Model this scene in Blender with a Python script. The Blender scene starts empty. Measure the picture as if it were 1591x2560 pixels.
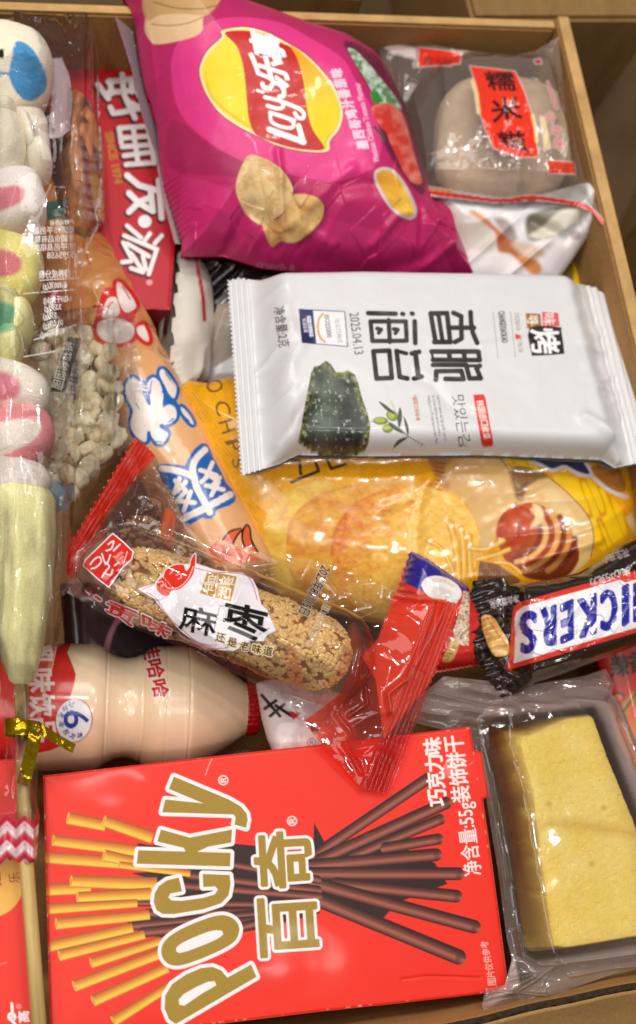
import bpy, bmesh, math, random
import numpy as np
from mathutils import Matrix, Vector

random.seed(7)
SC = bpy.context.scene
COL = SC.collection
F32 = np.float32

# ------------------------------------------------------------------ camera
FPX = 2745.0                      # focal length in pixels of the 1591 x 2560 picture
CX, CY = 795.5, 1280.0
D1 = np.array((0.9681, -0.0750, 0.2390))      # carton's long side seen from the camera
D2 = np.array((-0.1397, -0.9536, 0.2666))     # carton's depth
D1 /= np.linalg.norm(D1); D2 -= D1 * D1.dot(D2); D2 /= np.linalg.norm(D2)
NN = np.cross(D1, D2)                         # up
CAMZ = 0.486
cam_data = bpy.data.cameras.new('camera')
cam = bpy.data.objects.new('camera', cam_data); COL.objects.link(cam)
R = Matrix(((D1[0], -D1[1], -D1[2], 0), (D2[0], -D2[1], -D2[2], 0), (NN[0], -NN[1], -NN[2], CAMZ), (0, 0, 0, 1)))
cam.matrix_world = R
cam_data.sensor_fit = 'VERTICAL'; cam_data.sensor_height = 36.0
cam_data.lens = 36.0 * FPX / 2560.0
cam_data.clip_start = 0.01; cam_data.clip_end = 60
cam_data.dof.use_dof = True
cam_data.dof.focus_distance = 0.378
cam_data.dof.aperture_fstop = 8.0
SC.camera = cam

# ------------------------------------------------------------------ world, lamps, exposure
w = bpy.data.worlds.new('World'); SC.world = w; w.use_nodes = True
bg = w.node_tree.nodes['Background']; bg.inputs[0].default_value = (1.0, 0.93, 0.87, 1); bg.inputs[1].default_value = 0.23
def lamp(name, loc, size, power, color=(1, 0.945, 0.885), target=(0, 0.05, 0.1), sy=None):
    d = bpy.data.lights.new(name, 'AREA'); d.energy = power; d.color = color; d.size = size
    d.shape = 'RECTANGLE'; d.size_y = sy or size
    o = bpy.data.objects.new(name, d); COL.objects.link(o); o.location = loc
    o.rotation_euler = (Vector(target) - Vector(loc)).to_track_quat('-Z', 'Y').to_euler()
    return o
lamp('key_fill_panel', (0.02, 0.72, 1.35), 0.8, 6.6, sy=0.45)
lamp('key_fill_panel', (-0.25, -0.15, 1.4), 0.7, 4.6, sy=0.6)  # fill lamp added overhead to lift the front left
lamp('glint_spot', (0.45, 0.55, 1.5), 0.07, 3.0)
lamp('glint_spot', (-0.55, 0.60, 1.5), 0.07, 3.0)
lamp('glint_spot', (0.30, -0.30, 1.5), 0.07, 2.4)
lamp('key_fill_panel', (-0.70, 0.42, 1.2), 0.5, 3.2, sy=0.4)  # fill lamp added to brighten the film-wrapped pieces at the left
lamp('glint_spot', (0.05, 0.30, 1.6), 0.05, 1.6)  # small lamp added for more glints on the films
lamp('glint_spot', (-0.12, 0.9, 1.5), 0.05, 1.8)  # another added lamp, for thin highlights on the wrappers
lamp('glint_spot', (0.7, 0.1, 1.4), 0.05, 1.8)  # likewise added, only for sparkle on crumpled film
lamp('glint_spot', (-0.45, -0.30, 1.5), 0.07, 2.4)
SC.view_settings.view_transform = 'Standard'; SC.view_settings.look = 'None'
SC.view_settings.exposure = -0.30; SC.view_settings.gamma = 1.0
SC.render.engine = 'CYCLES'
SC.cycles.use_denoising = True
SC.cycles.transparent_max_bounces = 40
SC.cycles.max_bounces = 10
SC.cycles.caustics_reflective = False; SC.cycles.caustics_refractive = False
SC.cycles.sample_clamp_indirect = 4.0

# ------------------------------------------------------------------ pixel <-> place
def ray(px, py):
    c0 = np.asarray(px, float) - CX; c1 = np.asarray(py, float) - CY
    return (c0 * D1[0] + c1 * D1[1] + FPX * D1[2], c0 * D2[0] + c1 * D2[1] + FPX * D2[2], c0 * NN[0] + c1 * NN[1] + FPX * NN[2])
def P(px, py, z):
    a, b, c = ray(px, py); t = (z - CAMZ) / c
    return np.array((t * a, t * b, z + 0 * t))
def proj(w3):
    d = np.asarray(w3, float) - np.array((0, 0, CAMZ))
    x = d @ np.array((D1[0], D2[0], NN[0])); y = d @ np.array((D1[1], D2[1], NN[1])); z = d @ np.array((D1[2], D2[2], NN[2]))
    return CX + FPX * x / z, CY + FPX * y / z
class Plane:
    def __init__(s, a, b=None, c=None):
        if b is None:
            s.o = np.array((0, 0, a)); s.n = np.array((0, 0, 1.0))
        else:
            A, B, C = (P(*q) for q in (a, b, c)); s.o = A; n = np.cross(B - A, C - A); n /= np.linalg.norm(n)
            s.n = n if n[2] > 0 else -n
    def at(s, X, Y):
        a, b, c = ray(X, Y); d = s.o - np.array((0, 0, CAMZ))
        t = d.dot(s.n) / (a * s.n[0] + b * s.n[1] + c * s.n[2])
        return np.stack((t * a, t * b, CAMZ + t * c), -1)
def zz(ox, oy, s):
    return lambda pts: [(ox + p[0] / s, oy + p[1] / s) + tuple(p[2:]) for p in pts]

# ------------------------------------------------------------------ colour
def C(h):
    if not isinstance(h, str): return np.array(h, F32)
    h = h.lstrip('#'); v = np.array([int(h[i:i + 2], 16) / 255 for i in (0, 2, 4)])
    return np.where(v <= 0.04045, v / 12.92, ((v + 0.055) / 1.055) ** 2.4).astype(F32)

# ------------------------------------------------------------------ noise
def vnoise(x, y, seed=0):
    x = np.asarray(x, float); y = np.asarray(y, float)
    xi = np.floor(x).astype(np.int64); yi = np.floor(y).astype(np.int64); fx = x - xi; fy = y - yi
    fx = fx * fx * fx * (fx * (fx * 6 - 15) + 10); fy = fy * fy * fy * (fy * (fy * 6 - 15) + 10)
    def h(a, b):
        n = (a * 374761393 + b * 668265263 + seed * 1442695041) & 0x7fffffff
        n = ((n ^ (n >> 13)) * 1274126177) & 0x7fffffff
        return ((n ^ (n >> 16)) & 0xffff) / 65535.0
    return (h(xi, yi) * (1 - fx) + h(xi + 1, yi) * fx) * (1 - fy) + (h(xi, yi + 1) * (1 - fx) + h(xi + 1, yi + 1) * fx) * fy
def fbm(x, y, oct=3, seed=0):
    s = 0; a = 0.5; f = 1.0
    for k in range(oct):
        s = s + a * (vnoise(x * f, y * f, seed + k * 17) - 0.5) * 2; a *= 0.5; f *= 2.03
    return s
def ridged(x, y, seed=0):
    return 1 - np.abs(vnoise(x, y, seed) * 2 - 1) * 2
def facets(x, y, seed=0):
    """crumpled-film field: cellular planes with sharp creases between"""
    xi = np.floor(x).astype(np.int64); yi = np.floor(y).astype(np.int64); best = np.full(np.shape(x), 9.0); val = np.zeros(np.shape(x))
    for a in (-1, 0, 1):
        for b in (-1, 0, 1):
            i = xi + a; j = yi + b
            n = (i * 374761393 + j * 668265263 + seed * 144269) & 0x7fffffff; n = ((n ^ (n >> 13)) * 1274126177) & 0x7fffffff
            r1 = (n & 1023) / 1023.0; r2 = ((n >> 10) & 1023) / 1023.0; r3 = ((n >> 20) & 255) / 255.0; r4 = ((n >> 5) & 255) / 255.0
            dx = x - (i + r1); dy = y - (j + r2); d = dx * dx + dy * dy; m = d < best
            best = np.where(m, d, best); val = np.where(m, (r3 - .5) * 2 * dx + (r4 - .5) * 2 * dy, val)
    return val

# ------------------------------------------------------------------ shapes in the plane
def smooth(pts, closed=True, n=6):
    p = np.array([q[:2] for q in pts], float); N = len(p); out = []
    rng = range(N if closed else N - 1)
    for i in rng:
        if closed: a, b, c, d = p[i - 1], p[i], p[(i + 1) % N], p[(i + 2) % N]
        else: a, b, c, d = p[max(i - 1, 0)], p[i], p[i + 1], p[min(i + 2, N - 1)]
        for k in range(n):
            t = k / n; out.append(0.5 * (2 * b + (c - a) * t + (2 * a - 5 * b + 4 * c - d) * t * t + (3 * b - a - 3 * c + d) * t ** 3))
    if not closed: out.append(p[-1])
    return [tuple(q) for q in out]
def segs_of(pts, closed=True):
    p = np.array([q[:2] for q in pts], float)
    q = np.roll(p, -1, 0) if closed else p[1:]
    if not closed: p = p[:-1]
    return np.concatenate((p, q), 1)
def zig(p0, p1, n, d):
    """zigzag (pinking) edge from p0 to p1; d px deep to the right of travel"""
    p0 = np.array(p0, float); p1 = np.array(p1, float); t = p1 - p0; L = np.linalg.norm(t); nn = np.array((-t[1], t[0])) / L * d
    out = []
    for k in range(n):
        out.append(tuple(p0 + t * k / n)); out.append(tuple(p0 + t * (k + .5) / n + nn))
    out.append(tuple(p1)); return out
def sdf(X, Y, segs, signed=True):
    X = X.astype(F32); Y = Y.astype(F32)
    best = np.full(X.shape, 1e12, F32); par = np.zeros(X.shape, bool)
    for x0, y0, x1, y1 in segs.astype(F32):
        dx = x1 - x0; dy = y1 - y0; L = dx * dx + dy * dy
        ax = X - x0; ay = Y - y0
        t = np.clip((ax * dx + ay * dy) / (L + F32(1e-9)), 0, 1)
        np.minimum(best, (ax - t * dx) ** 2 + (ay - t * dy) ** 2, out=best)
        if signed and y0 != y1:
            par ^= ((y0 > Y) != (y1 > Y)) & (X < dx * (Y - y0) / (dy) + x0)
    d = np.sqrt(best)
    return np.where(par, -d, d) if signed else d

_glyphs = {}
def glyph(ch):
    if ch not in _glyphs:
        cu = bpy.data.curves.new('g', 'FONT'); cu.body = ch; cu.resolution_u = 3; cu.fill_mode = 'FRONT'
        ob = bpy.data.objects.new('g', cu); COL.objects.link(ob)
        dg = bpy.context.evaluated_depsgraph_get(); ev = ob.evaluated_get(dg); me = ev.to_mesh()
        vs = np.array([v.co[:2] for v in me.vertices]) if len(me.vertices) else np.zeros((0, 2))
        cnt = {}
        for f in me.polygons:
            for e in f.edge_keys: cnt[e] = cnt.get(e, 0) + 1
        sg = np.array([np.concatenate((vs[a], vs[b])) for (a, b), n in cnt.items() if n == 1]) if cnt else np.zeros((0, 4))
        ev.to_mesh_clear(); bpy.data.objects.remove(ob); bpy.data.curves.remove(cu)
        wide = ord(ch) > 0x2e80
        if len(sg):
            xmin, xmax = min(sg[:, 0].min(), sg[:, 2].min()), max(sg[:, 0].max(), sg[:, 2].max())
            ymin, ymax = min(sg[:, 1].min(), sg[:, 3].min()), max(sg[:, 1].max(), sg[:, 3].max())
        else: xmin = ymin = 0; xmax = .25; ymax = .7
        _glyphs[ch] = (sg, (xmin, ymin, xmax, ymax), max(1.0, xmax + .04) if wide else xmax + max(xmin, .05))
    return _glyphs[ch]

class Painter:
    """paints colour, opacity and tint on the vertices of a surface"""
    def __init__(s, X, Y, base='#ffffff', alpha=1.0, step=2.0):
        s.X = X.astype(F32).ravel(); s.Y = Y.astype(F32).ravel(); n = s.X.size; s.step = step
        s.c = np.tile(C(base), (n, 1)).astype(F32); s.a = np.full(n, alpha, F32); s.t = np.ones((n, 3), F32); s.rg = np.zeros(n, F32)
    def sel(s, x0, y0, x1, y1, m=6):
        return np.nonzero((s.X > x0 - m) & (s.X < x1 + m) & (s.Y > y0 - m) & (s.Y < y1 + m))[0]
    def blend(s, idx, cov, color, alpha=None, tint=None):
        cov = cov.astype(F32); c1 = cov[:, None]
        if color is not None:
            col = color(s.X[idx], s.Y[idx]) if callable(color) else C(color)
            if alpha is None or alpha >= .999: s.c[idx] = s.c[idx] * (1 - c1) + col * c1
            else:
                aa = cov * alpha; s.c[idx] = np.where((s.a[idx] < .05)[:, None], col, s.c[idx] * (1 - aa[:, None]) + col * aa[:, None])
            na = (1.0 if alpha is None else alpha)
            s.a[idx] = np.maximum(s.a[idx], 0) * (1 - cov * na) + cov * na if alpha is not None or True else s.a[idx]
        if tint is not None: s.t[idx] = s.t[idx] * (1 - c1) + C(tint) * c1
    def fill(s, segs, color, expand=0, soft=1.0, alpha=None, tint=None, k=1.0):
        if len(segs) == 0: return
        m = max(expand, 0) + soft + s.step + 2
        idx = s.sel(min(segs[:, 0].min(), segs[:, 2].min()), min(segs[:, 1].min(), segs[:, 3].min()), max(segs[:, 0].max(), segs[:, 2].max()), max(segs[:, 1].max(), segs[:, 3].max()), m)
        if idx.size == 0: return
        d = sdf(s.X[idx], s.Y[idx], segs) - expand
        cov = np.clip(.5 - d / max(soft, s.step * .8), 0, 1) * k
        g = cov > 0
        s.blend(idx[g], cov[g], color, alpha, tint)
    def poly(s, pts, color, sm=False, n=5, **k):
        s.fill(segs_of(smooth(pts, True, n) if sm else pts), color, **k)
    def ell(s, cx, cy, rx, ry, ang, color, **k):
        a = math.radians(ang); n = 28
        s.fill(segs_of([(cx + rx * math.cos(q) * math.cos(a) - ry * math.sin(q) * math.sin(a), cy + rx * math.cos(q) * math.sin(a) + ry * math.sin(q) * math.cos(a)) for q in [i * 2 * math.pi / n for i in range(n)]]), color, **k)
    def stroke(s, pts, w, color, sm=False, ramp=None, soft=1.0, alpha=None, w1=None, k=1.0, tint=None, flat=False):
        if sm: pts = smooth(pts, False, 5)
        sg = segs_of(pts, False); W = max(w, w1 or 0)
        idx = s.sel(sg[:, [0, 2]].min(), sg[:, [1, 3]].min(), sg[:, [0, 2]].max(), sg[:, [1, 3]].max(), W / 2 + 4 + soft)
        if idx.size == 0: return
        X = s.X[idx]; Y = s.Y[idx]
        if ramp is not None or w1 is not None or flat:
            x0, y0 = pts[0][:2]; x1, y1 = pts[-1][:2]; L = math.hypot(x1 - x0, y1 - y0); ux, uy = (x1 - x0) / L, (y1 - y0) / L
            tt = ((X - x0) * ux + (Y - y0) * uy) / L; sgn = (-(X - x0) * uy + (Y - y0) * ux)
            ww = w + ((w1 if w1 is not None else w) - w) * np.clip(tt, 0, 1)
            d = sdf(X, Y, sg, False) - ww / 2
            if flat: d = np.maximum(np.maximum(np.abs(sgn) - ww / 2, -tt * L), (tt - 1) * L)
            if ramp is not None:
                v = np.clip(sgn / (ww / 2), -1, 1); ks = [r[0] for r in ramp]; cs = np.array([C(r[1]) for r in ramp])
                colr = np.stack([np.interp(v, ks, cs[:, j]) for j in range(3)], -1).astype(F32)
            else: colr = None
        else:
            d = sdf(X, Y, sg, False) - w / 2; colr = None
        cov = np.clip(.5 - d / max(soft, s.step * .8), 0, 1) * k; g = cov > 0
        if colr is not None: cc = colr[g]; s.blend(idx[g], cov[g], lambda a, b: cc, alpha, tint)
        else: s.blend(idx[g], cov[g], color, alpha, tint)
    def gquad(s, ch, q, color, bold=0, outline=None, box=None, **k):
        """glyph stretched over the quad q = bottom-left, bottom-right, top-right, top-left of the letter"""
        sg, bb, _ = glyph(ch)
        if len(sg) == 0: return
        bb = box or bb; q = np.array(q, float)
        def mp(x, y):
            u = ((x - bb[0]) / (bb[2] - bb[0]))[:, None]; v = ((y - bb[1]) / (bb[3] - bb[1]))[:, None]
            return (q[0] * (1 - u) + q[1] * u) * (1 - v) + (q[3] * (1 - u) + q[2] * u) * v
        S = np.concatenate((mp(sg[:, 0], sg[:, 1]), mp(sg[:, 2], sg[:, 3])), 1)
        if outline: s.fill(S, outline[0], expand=bold + outline[1], **k)
        if color is not None: s.fill(S, color, expand=bold, **k)
    def text(s, st, x, y, size, ang, color, sx=1.0, bold=0, outline=None, mirror=False, gap=0.0, up=None, **k):
        a = math.radians(ang); ad = np.array((math.cos(a), math.sin(a))) * size * sx
        u = np.array((math.sin(a), -math.cos(a))) * size if up is None else np.array(up, float)
        if mirror: u = -u
        for ps in ((0, 1) if outline else (1,)):
            pen = np.array((x, y), float)
            for ch in st:
                sg, bb, adv = glyph(ch)
                if len(sg):
                    f = lambda cx, cy: pen + cx[:, None] * ad + cy[:, None] * u
                    S = np.concatenate((f(sg[:, 0], sg[:, 1]), f(sg[:, 2], sg[:, 3])), 1)
                    if ps == 0: s.fill(S, outline[0], expand=bold + outline[1], **k)
                    else: s.fill(S, color, expand=bold, **k)
                pen = pen + ad * (adv + gap)
    def mod(s, fn, idx=None):
        s.c = np.clip(s.c * fn(s.X, s.Y)[:, None], 0, 1).astype(F32)

# ------------------------------------------------------------------ objects
def tag(o, label=None, cat=None, group=None, kind=None):
    if label: o['label'] = label
    if cat: o['category'] = cat
    if group: o['group'] = group
    if kind: o['kind'] = kind
    return o
def thing(name, label, cat, loc, group=None):
    o = bpy.data.objects.new(name, None); COL.objects.link(o); o.location = loc; o.empty_display_size = .02
    o['_loc'] = 0; del o['_loc']
    return tag(o, label, cat, group)
def mesh_obj(name, verts, faces, mat, parent=None, smooth_=True, attrs=None, label=None):
    me = bpy.data.meshes.new(name); v = np.asarray(verts, np.float64)
    if parent is not None: v = v - np.array(parent.location)
    if isinstance(faces, np.ndarray):
        k = faces.shape[1]; me.vertices.add(len(v)); me.vertices.foreach_set('co', v.astype(F32).ravel())
        me.loops.add(faces.size); me.loops.foreach_set('vertex_index', faces.astype(np.int32).ravel())
        me.polygons.add(len(faces)); me.polygons.foreach_set('loop_start', np.arange(0, faces.size, k, dtype=np.int32))
        me.update(calc_edges=True)
    else:
        me.from_pydata([tuple(q) for q in v], [], [tuple(f) for f in faces])
    if smooth_: me.polygons.foreach_set('use_smooth', np.ones(len(me.polygons), bool))
    if attrs:
        for nme, arr in attrs.items():
            if arr.ndim == 1:
                at = me.attributes.new(nme, 'FLOAT', 'POINT'); at.data.foreach_set('value', arr.astype(F32))
            else:
                at = me.attributes.new(nme, 'FLOAT_COLOR', 'POINT'); a4 = np.ones((len(arr), 4), F32); a4[:, :arr.shape[1]] = arr; at.data.foreach_set('color', a4.ravel())
    if mat is not None: me.materials.append(mat)
    me.validate(verbose=False)
    o = bpy.data.objects.new(name, me); COL.objects.link(o)
    if parent is not None: o.parent = parent
    if label: o['label'] = label
    return o
def pattrs(p): return {'Col': np.concatenate((p.c, np.ones((len(p.c), 1), F32)), 1), 'Op': p.a, 'Tint': p.t}

def sheet(name, plane, outline, step, height, paint, mat, parent, base='#ffffff', alpha=1.0, under=0.0, hole=None, label=None):
    """a printed or clear film: grid inside the outline, lifted off its plane by height(X, Y, sd)"""
    sg = segs_of(outline); xs = [p[0] for p in outline]; ys = [p[1] for p in outline]
    gx = np.arange(min(xs) - step, max(xs) + 2 * step, step); gy = np.arange(min(ys) - step, max(ys) + 2 * step, step)
    X, Y = np.meshgrid(gx, gy); sd = sdf(X.ravel(), Y.ravel(), sg).reshape(X.shape)
    cs = (sd[:-1, :-1] + sd[1:, :-1] + sd[:-1, 1:] + sd[1:, 1:]) / 4
    keep = cs < 0
    gy_, gx_ = np.gradient(sd, step)
    near = (sd > -step * .7) & (sd < step * 2)
    Xs = np.where(near, X - sd * gx_, X); Ys = np.where(near, Y - sd * gy_, Y)
    inner = np.maximum(-sd, 0)
    Hh = height(Xs, Ys, inner)
    pos = plane.at(Xs, Ys) + Hh[..., None] * plane.n
    ids = np.arange(X.size).reshape(X.shape)
    q = np.stack((ids[:-1, :-1], ids[1:, :-1], ids[1:, 1:], ids[:-1, 1:]), -1)[keep]
    used, inv = np.unique(q, return_inverse=True); q = inv.reshape(q.shape)
    V = pos.reshape(-1, 3)[used]
    px, py = proj(V)
    p = Painter(px, py, base, alpha, step)
    p.X0 = Xs.ravel()[used]; p.Y0 = Ys.ravel()[used]; p.sd = inner.ravel()[used]
    if paint: paint(p)
    at = pattrs(p)
    if under > 0:
        k = max(1, int(8 / step)) * 2
        sub = ids[::k, ::k]; sds = sd[::k, ::k]; kp = (sds[:-1, :-1] < 0) & (sds[1:, :-1] < 0) & (sds[:-1, 1:] < 0) & (sds[1:, 1:] < 0)
        q2 = np.stack((sub[:-1, :-1], sub[:-1, 1:], sub[1:, 1:], sub[1:, :-1]), -1)[kp]
        if len(q2):
            u2, i2 = np.unique(q2, return_inverse=True)
            inn = inner.ravel()[u2]; b = plane.at(X.ravel()[u2], Y.ravel()[u2]) - (under * np.sqrt(np.clip(inn / 60, 0, 1)))[:, None] * plane.n
            q = np.concatenate((q, i2.reshape(q2.shape) + len(V))); V = np.concatenate((V, b))
            for kx in at:
                s0 = at[kx]; fillv = np.repeat(np.median(s0, 0)[None], len(b), 0) if s0.ndim > 1 else np.full(len(b), np.median(s0)); at[kx] = np.concatenate((s0, fillv))
    return mesh_obj(name, V, q, mat, parent, attrs=at, label=label)

def pillow(h, wdt, power=.5):
    return lambda X, Y, sd: h * (1 - (1 - np.clip(sd / wdt, 0, 1)) ** 2) ** power

# ------------------------------------------------------------------ materials
def newmat(name):
    m = bpy.data.materials.new(name); m.use_nodes = True; nt = m.node_tree; nt.nodes.clear()
    out = nt.nodes.new('ShaderNodeOutputMaterial'); return m, nt, out
def N(nt, t, **k):
    n = nt.nodes.new(t)
    for a, b in k.items():
        if a.startswith('_'): setattr(n, a[1:], b)
        else: n.inputs[a.replace('__', ' ')].default_value = b
    return n
def bump(nt, bs, scale, strength, dist=.001, detail=3, stretch=None, kind='noise'):
    tc = nt.nodes.new('ShaderNodeTexCoord')
    no = nt.nodes.new('ShaderNodeTexNoise'); no.inputs['Scale'].default_value = scale; no.inputs['Detail'].default_value = detail
    src = tc.outputs['Object']
    if stretch:
        mp = nt.nodes.new('ShaderNodeMapping'); mp.inputs['Scale'].default_value = stretch; nt.links.new(src, mp.inputs[0]); src = mp.outputs[0]
    nt.links.new(src, no.inputs['Vector'])
    b = nt.nodes.new('ShaderNodeBump'); b.inputs['Strength'].default_value = strength; b.inputs['Distance'].default_value = dist
    nt.links.new(no.outputs[0], b.inputs['Height']); nt.links.new(b.outputs[0], bs.inputs['Normal']); return no, b
def mat_print(name, rough=.35, coat=0.0, bs=900, bst=.1, spec=.5, var=.06, vs=60, metal=0.0, dist=.0004):
    m, nt, out = newmat(name)
    at = N(nt, 'ShaderNodeAttribute', _attribute_name='Col')
    p = N(nt, 'ShaderNodeBsdfPrincipled', Roughness=rough, Metallic=metal); p.inputs['Specular IOR Level'].default_value = spec; p.inputs['Coat Weight'].default_value = coat; p.inputs['Coat Roughness'].default_value = .08
    no, b = bump(nt, p, bs, bst, dist)
    if var:
        n2 = N(nt, 'ShaderNodeTexNoise', Scale=vs, Detail=4.0); tc = nt.nodes.new('ShaderNodeTexCoord'); nt.links.new(tc.outputs['Object'], n2.inputs['Vector'])
        mr = N(nt, 'ShaderNodeMapRange'); mr.inputs['To Min'].default_value = 1 - var; mr.inputs['To Max'].default_value = 1 + var * .6; nt.links.new(n2.outputs[0], mr.inputs[0])
        mx = N(nt, 'ShaderNodeMix', _data_type='RGBA', _blend_type='MULTIPLY'); mx.inputs[0].default_value = 1
        nt.links.new(at.outputs['Color'], mx.inputs[6]); nt.links.new(mr.outputs[0], mx.inputs[7]); nt.links.new(mx.outputs[2], p.inputs['Base Color'])
        mr2 = N(nt, 'ShaderNodeMapRange'); mr2.inputs['To Min'].default_value = rough * .85; mr2.inputs['To Max'].default_value = rough * 1.2; nt.links.new(n2.outputs[0], mr2.inputs[0]); nt.links.new(mr2.outputs[0], p.inputs['Roughness'])
    else: nt.links.new(at.outputs['Color'], p.inputs['Base Color'])
    nt.links.new(p.outputs[0], out.inputs[0]); return m
def mat_film(name, rough=.06, haze=.015, gloss=1.0, bs=220, bst=.25, stretch=None, hazecol=(.9, .88, .85)):
    """clear wrapper; Op = opaque ink, Tint = coloured film"""
    m, nt, out = newmat(name)
    co = N(nt, 'ShaderNodeAttribute', _attribute_name='Col'); op = N(nt, 'ShaderNodeAttribute', _attribute_name='Op'); ti = N(nt, 'ShaderNodeAttribute', _attribute_name='Tint')
    tr = N(nt, 'ShaderNodeBsdfTransparent'); nt.links.new(ti.outputs['Color'], tr.inputs[0])
    df = N(nt, 'ShaderNodeBsdfDiffuse'); df.inputs[0].default_value = (*hazecol, 1)
    hz = N(nt, 'ShaderNodeMixShader'); hz.inputs[0].default_value = haze; nt.links.new(tr.outputs[0], hz.inputs[1]); nt.links.new(df.outputs[0], hz.inputs[2])
    ink = N(nt, 'ShaderNodeBsdfDiffuse'); nt.links.new(co.outputs['Color'], ink.inputs[0])
    mi = N(nt, 'ShaderNodeMixShader'); nt.links.new(op.outputs['Fac'], mi.inputs[0]); nt.links.new(hz.outputs[0], mi.inputs[1]); nt.links.new(ink.outputs[0], mi.inputs[2])
    gl = N(nt, 'ShaderNodeBsdfGlossy', Roughness=rough)
    no, b = bump(nt, gl, bs, bst, .0006, 2, stretch)
    fr = N(nt, 'ShaderNodeFresnel', IOR=1.45)
    mu = N(nt, 'ShaderNodeMath', _operation='MULTIPLY', _use_clamp=True); mu.inputs[1].default_value = 1.7 * gloss; nt.links.new(fr.outputs[0], mu.inputs[0])
    mg = N(nt, 'ShaderNodeMixShader'); nt.links.new(mu.outputs[0], mg.inputs[0]); nt.links.new(mi.outputs[0], mg.inputs[1]); nt.links.new(gl.outputs[0], mg.inputs[2])
    nt.links.new(mg.outputs[0], out.inputs[0]); return m
def mat_plain(name, col, rough=.5, bs=300, bst=.15, dist=.0006, var=.12, vs=40, sss=0, sssr=(.004, .003, .002), metal=0, spec=.5, coat=0, stretch=None, cstretch=None):
    m, nt, out = newmat(name); c = C(col)
    p = N(nt, 'ShaderNodeBsdfPrincipled', Roughness=rough, Metallic=metal); p.inputs['Specular IOR Level'].default_value = spec; p.inputs['Coat Weight'].default_value = coat
    if sss: p.inputs['Subsurface Weight'].default_value = sss; p.inputs['Subsurface Radius'].default_value = sssr; p.inputs['Subsurface Scale'].default_value = 1.0
    bump(nt, p, bs, bst, dist, 3, stretch)
    n2 = N(nt, 'ShaderNodeTexNoise', Scale=vs, Detail=5.0); tc = nt.nodes.new('ShaderNodeTexCoord'); src = tc.outputs['Object']
    if cstretch:
        mp = nt.nodes.new('ShaderNodeMapping'); mp.inputs['Scale'].default_value = cstretch; nt.links.new(src, mp.inputs[0]); src = mp.outputs[0]
    nt.links.new(src, n2.inputs['Vector'])
    cr = N(nt, 'ShaderNodeValToRGB'); cr.color_ramp.elements[0].position = .3; cr.color_ramp.elements[1].position = .7
    cr.color_ramp.elements[0].color = (*[float(x) * (1 - var) for x in c], 1); cr.color_ramp.elements[1].color = (*[min(1, float(x) * (1 + var * .7)) for x in c], 1)
    nt.links.new(n2.outputs[0], cr.inputs[0]); nt.links.new(cr.outputs[0], p.inputs['Base Color']); nt.links.new(p.outputs[0], out.inputs[0]); return m

# ------------------------------------------------------------------ solids
def box_mesh(a, b, bev=0.0):
    """axis-aligned box as (verts, faces)"""
    bm = bmesh.new(); bmesh.ops.create_cube(bm, size=1)
    a = Vector(a); b = Vector(b)
    for v in bm.verts: v.co = Vector([a[i] + (v.co[i] + .5) * (b[i] - a[i]) for i in range(3)])
    if bev: bmesh.ops.bevel(bm, geom=bm.edges[:], offset=bev, segments=2, affect='EDGES')
    V = [tuple(v.co) for v in bm.verts]; bm.verts.index_update(); Fs = [[v.index for v in f.verts] for f in bm.faces]; bm.free(); return V, Fs
def tube_mesh(path, rad, n=10, cap=True):
    """round tube along 3D points"""
    path = [np.array(p, float) for p in path]; V = []; Fc = []; prev = None
    rr = rad if hasattr(rad, '__len__') else [rad] * len(path)
    for i, p in enumerate(path):
        t = path[min(i + 1, len(path) - 1)] - path[max(i - 1, 0)]; t /= np.linalg.norm(t)
        u = np.array((0, 0, 1.0)) if prev is None else prev
        u = u - t * u.dot(t)
        if np.linalg.norm(u) < 1e-6: u = np.array((1.0, 0, 0)) - t * t[0]
        u /= np.linalg.norm(u); prev = u; v = np.cross(t, u)
        for k in range(n):
            a = 2 * math.pi * k / n; V.append(p + rr[i] * (math.cos(a) * u + math.sin(a) * v))
    for i in range(len(path) - 1):
        for k in range(n): Fc.append((i * n + k, i * n + (k + 1) % n, (i + 1) * n + (k + 1) % n, (i + 1) * n + k))
    if cap: Fc.append(tuple(range(n - 1, -1, -1))); Fc.append(tuple((len(path) - 1) * n + k for k in range(n)))
    return np.array(V), Fc
def join(parts):
    V = []; Fc = []; o = 0
    for v, f in parts:
        V.extend([tuple(q) for q in v]); Fc.extend([tuple(i + o for i in g) for g in f]); o = len(V)
    return V, Fc
def grid_faces(nu, nv, wrap=False):
    i = np.arange(nu * nv).reshape(nu, nv)
    if wrap:
        j = np.roll(i, -1, 1); return np.stack((i[:-1], j[:-1], j[1:], i[1:]), -1).reshape(-1, 4)
    return np.stack((i[:-1, :-1], i[:-1, 1:], i[1:, 1:], i[1:, :-1]), -1).reshape(-1, 4)
# ------------------------------------------------------------------ shared materials
M_gloss = mat_print('foil_pack_print', rough=.22, coat=.35, bs=160, bst=.25, var=.05, dist=.0008)
M_satin = mat_print('satin_pack_print', rough=.36, coat=.1, bs=240, bst=.18, var=.03, dist=.0006)
M_card = mat_print('carton_board_print', rough=.46, coat=.04, spec=.3, bs=1400, bst=.12, var=.04, dist=.0002)
M_film = mat_film('clear_film', rough=.06, haze=.012)
M_film2 = mat_film('soft_clear_film', rough=.13, haze=.06, bs=140, bst=.3)
M_filmc = mat_film('milky_sheen_film', rough=.12, haze=.13, bs=150, bst=.3, hazecol=(.78, .64, .56))  # strong diffuse haze stands in for broad soft reflections on the wrapper
M_bag = mat_print('bag_print', rough=.38, coat=.10, spec=.4, bs=160, bst=.22, var=.05, dist=.0007)
M_filmk = mat_film('smooth_film', rough=.06, haze=.012, bst=.08)
M_filmp = mat_film('thin_bag_film', rough=.06, haze=.012, gloss=.75)
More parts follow.
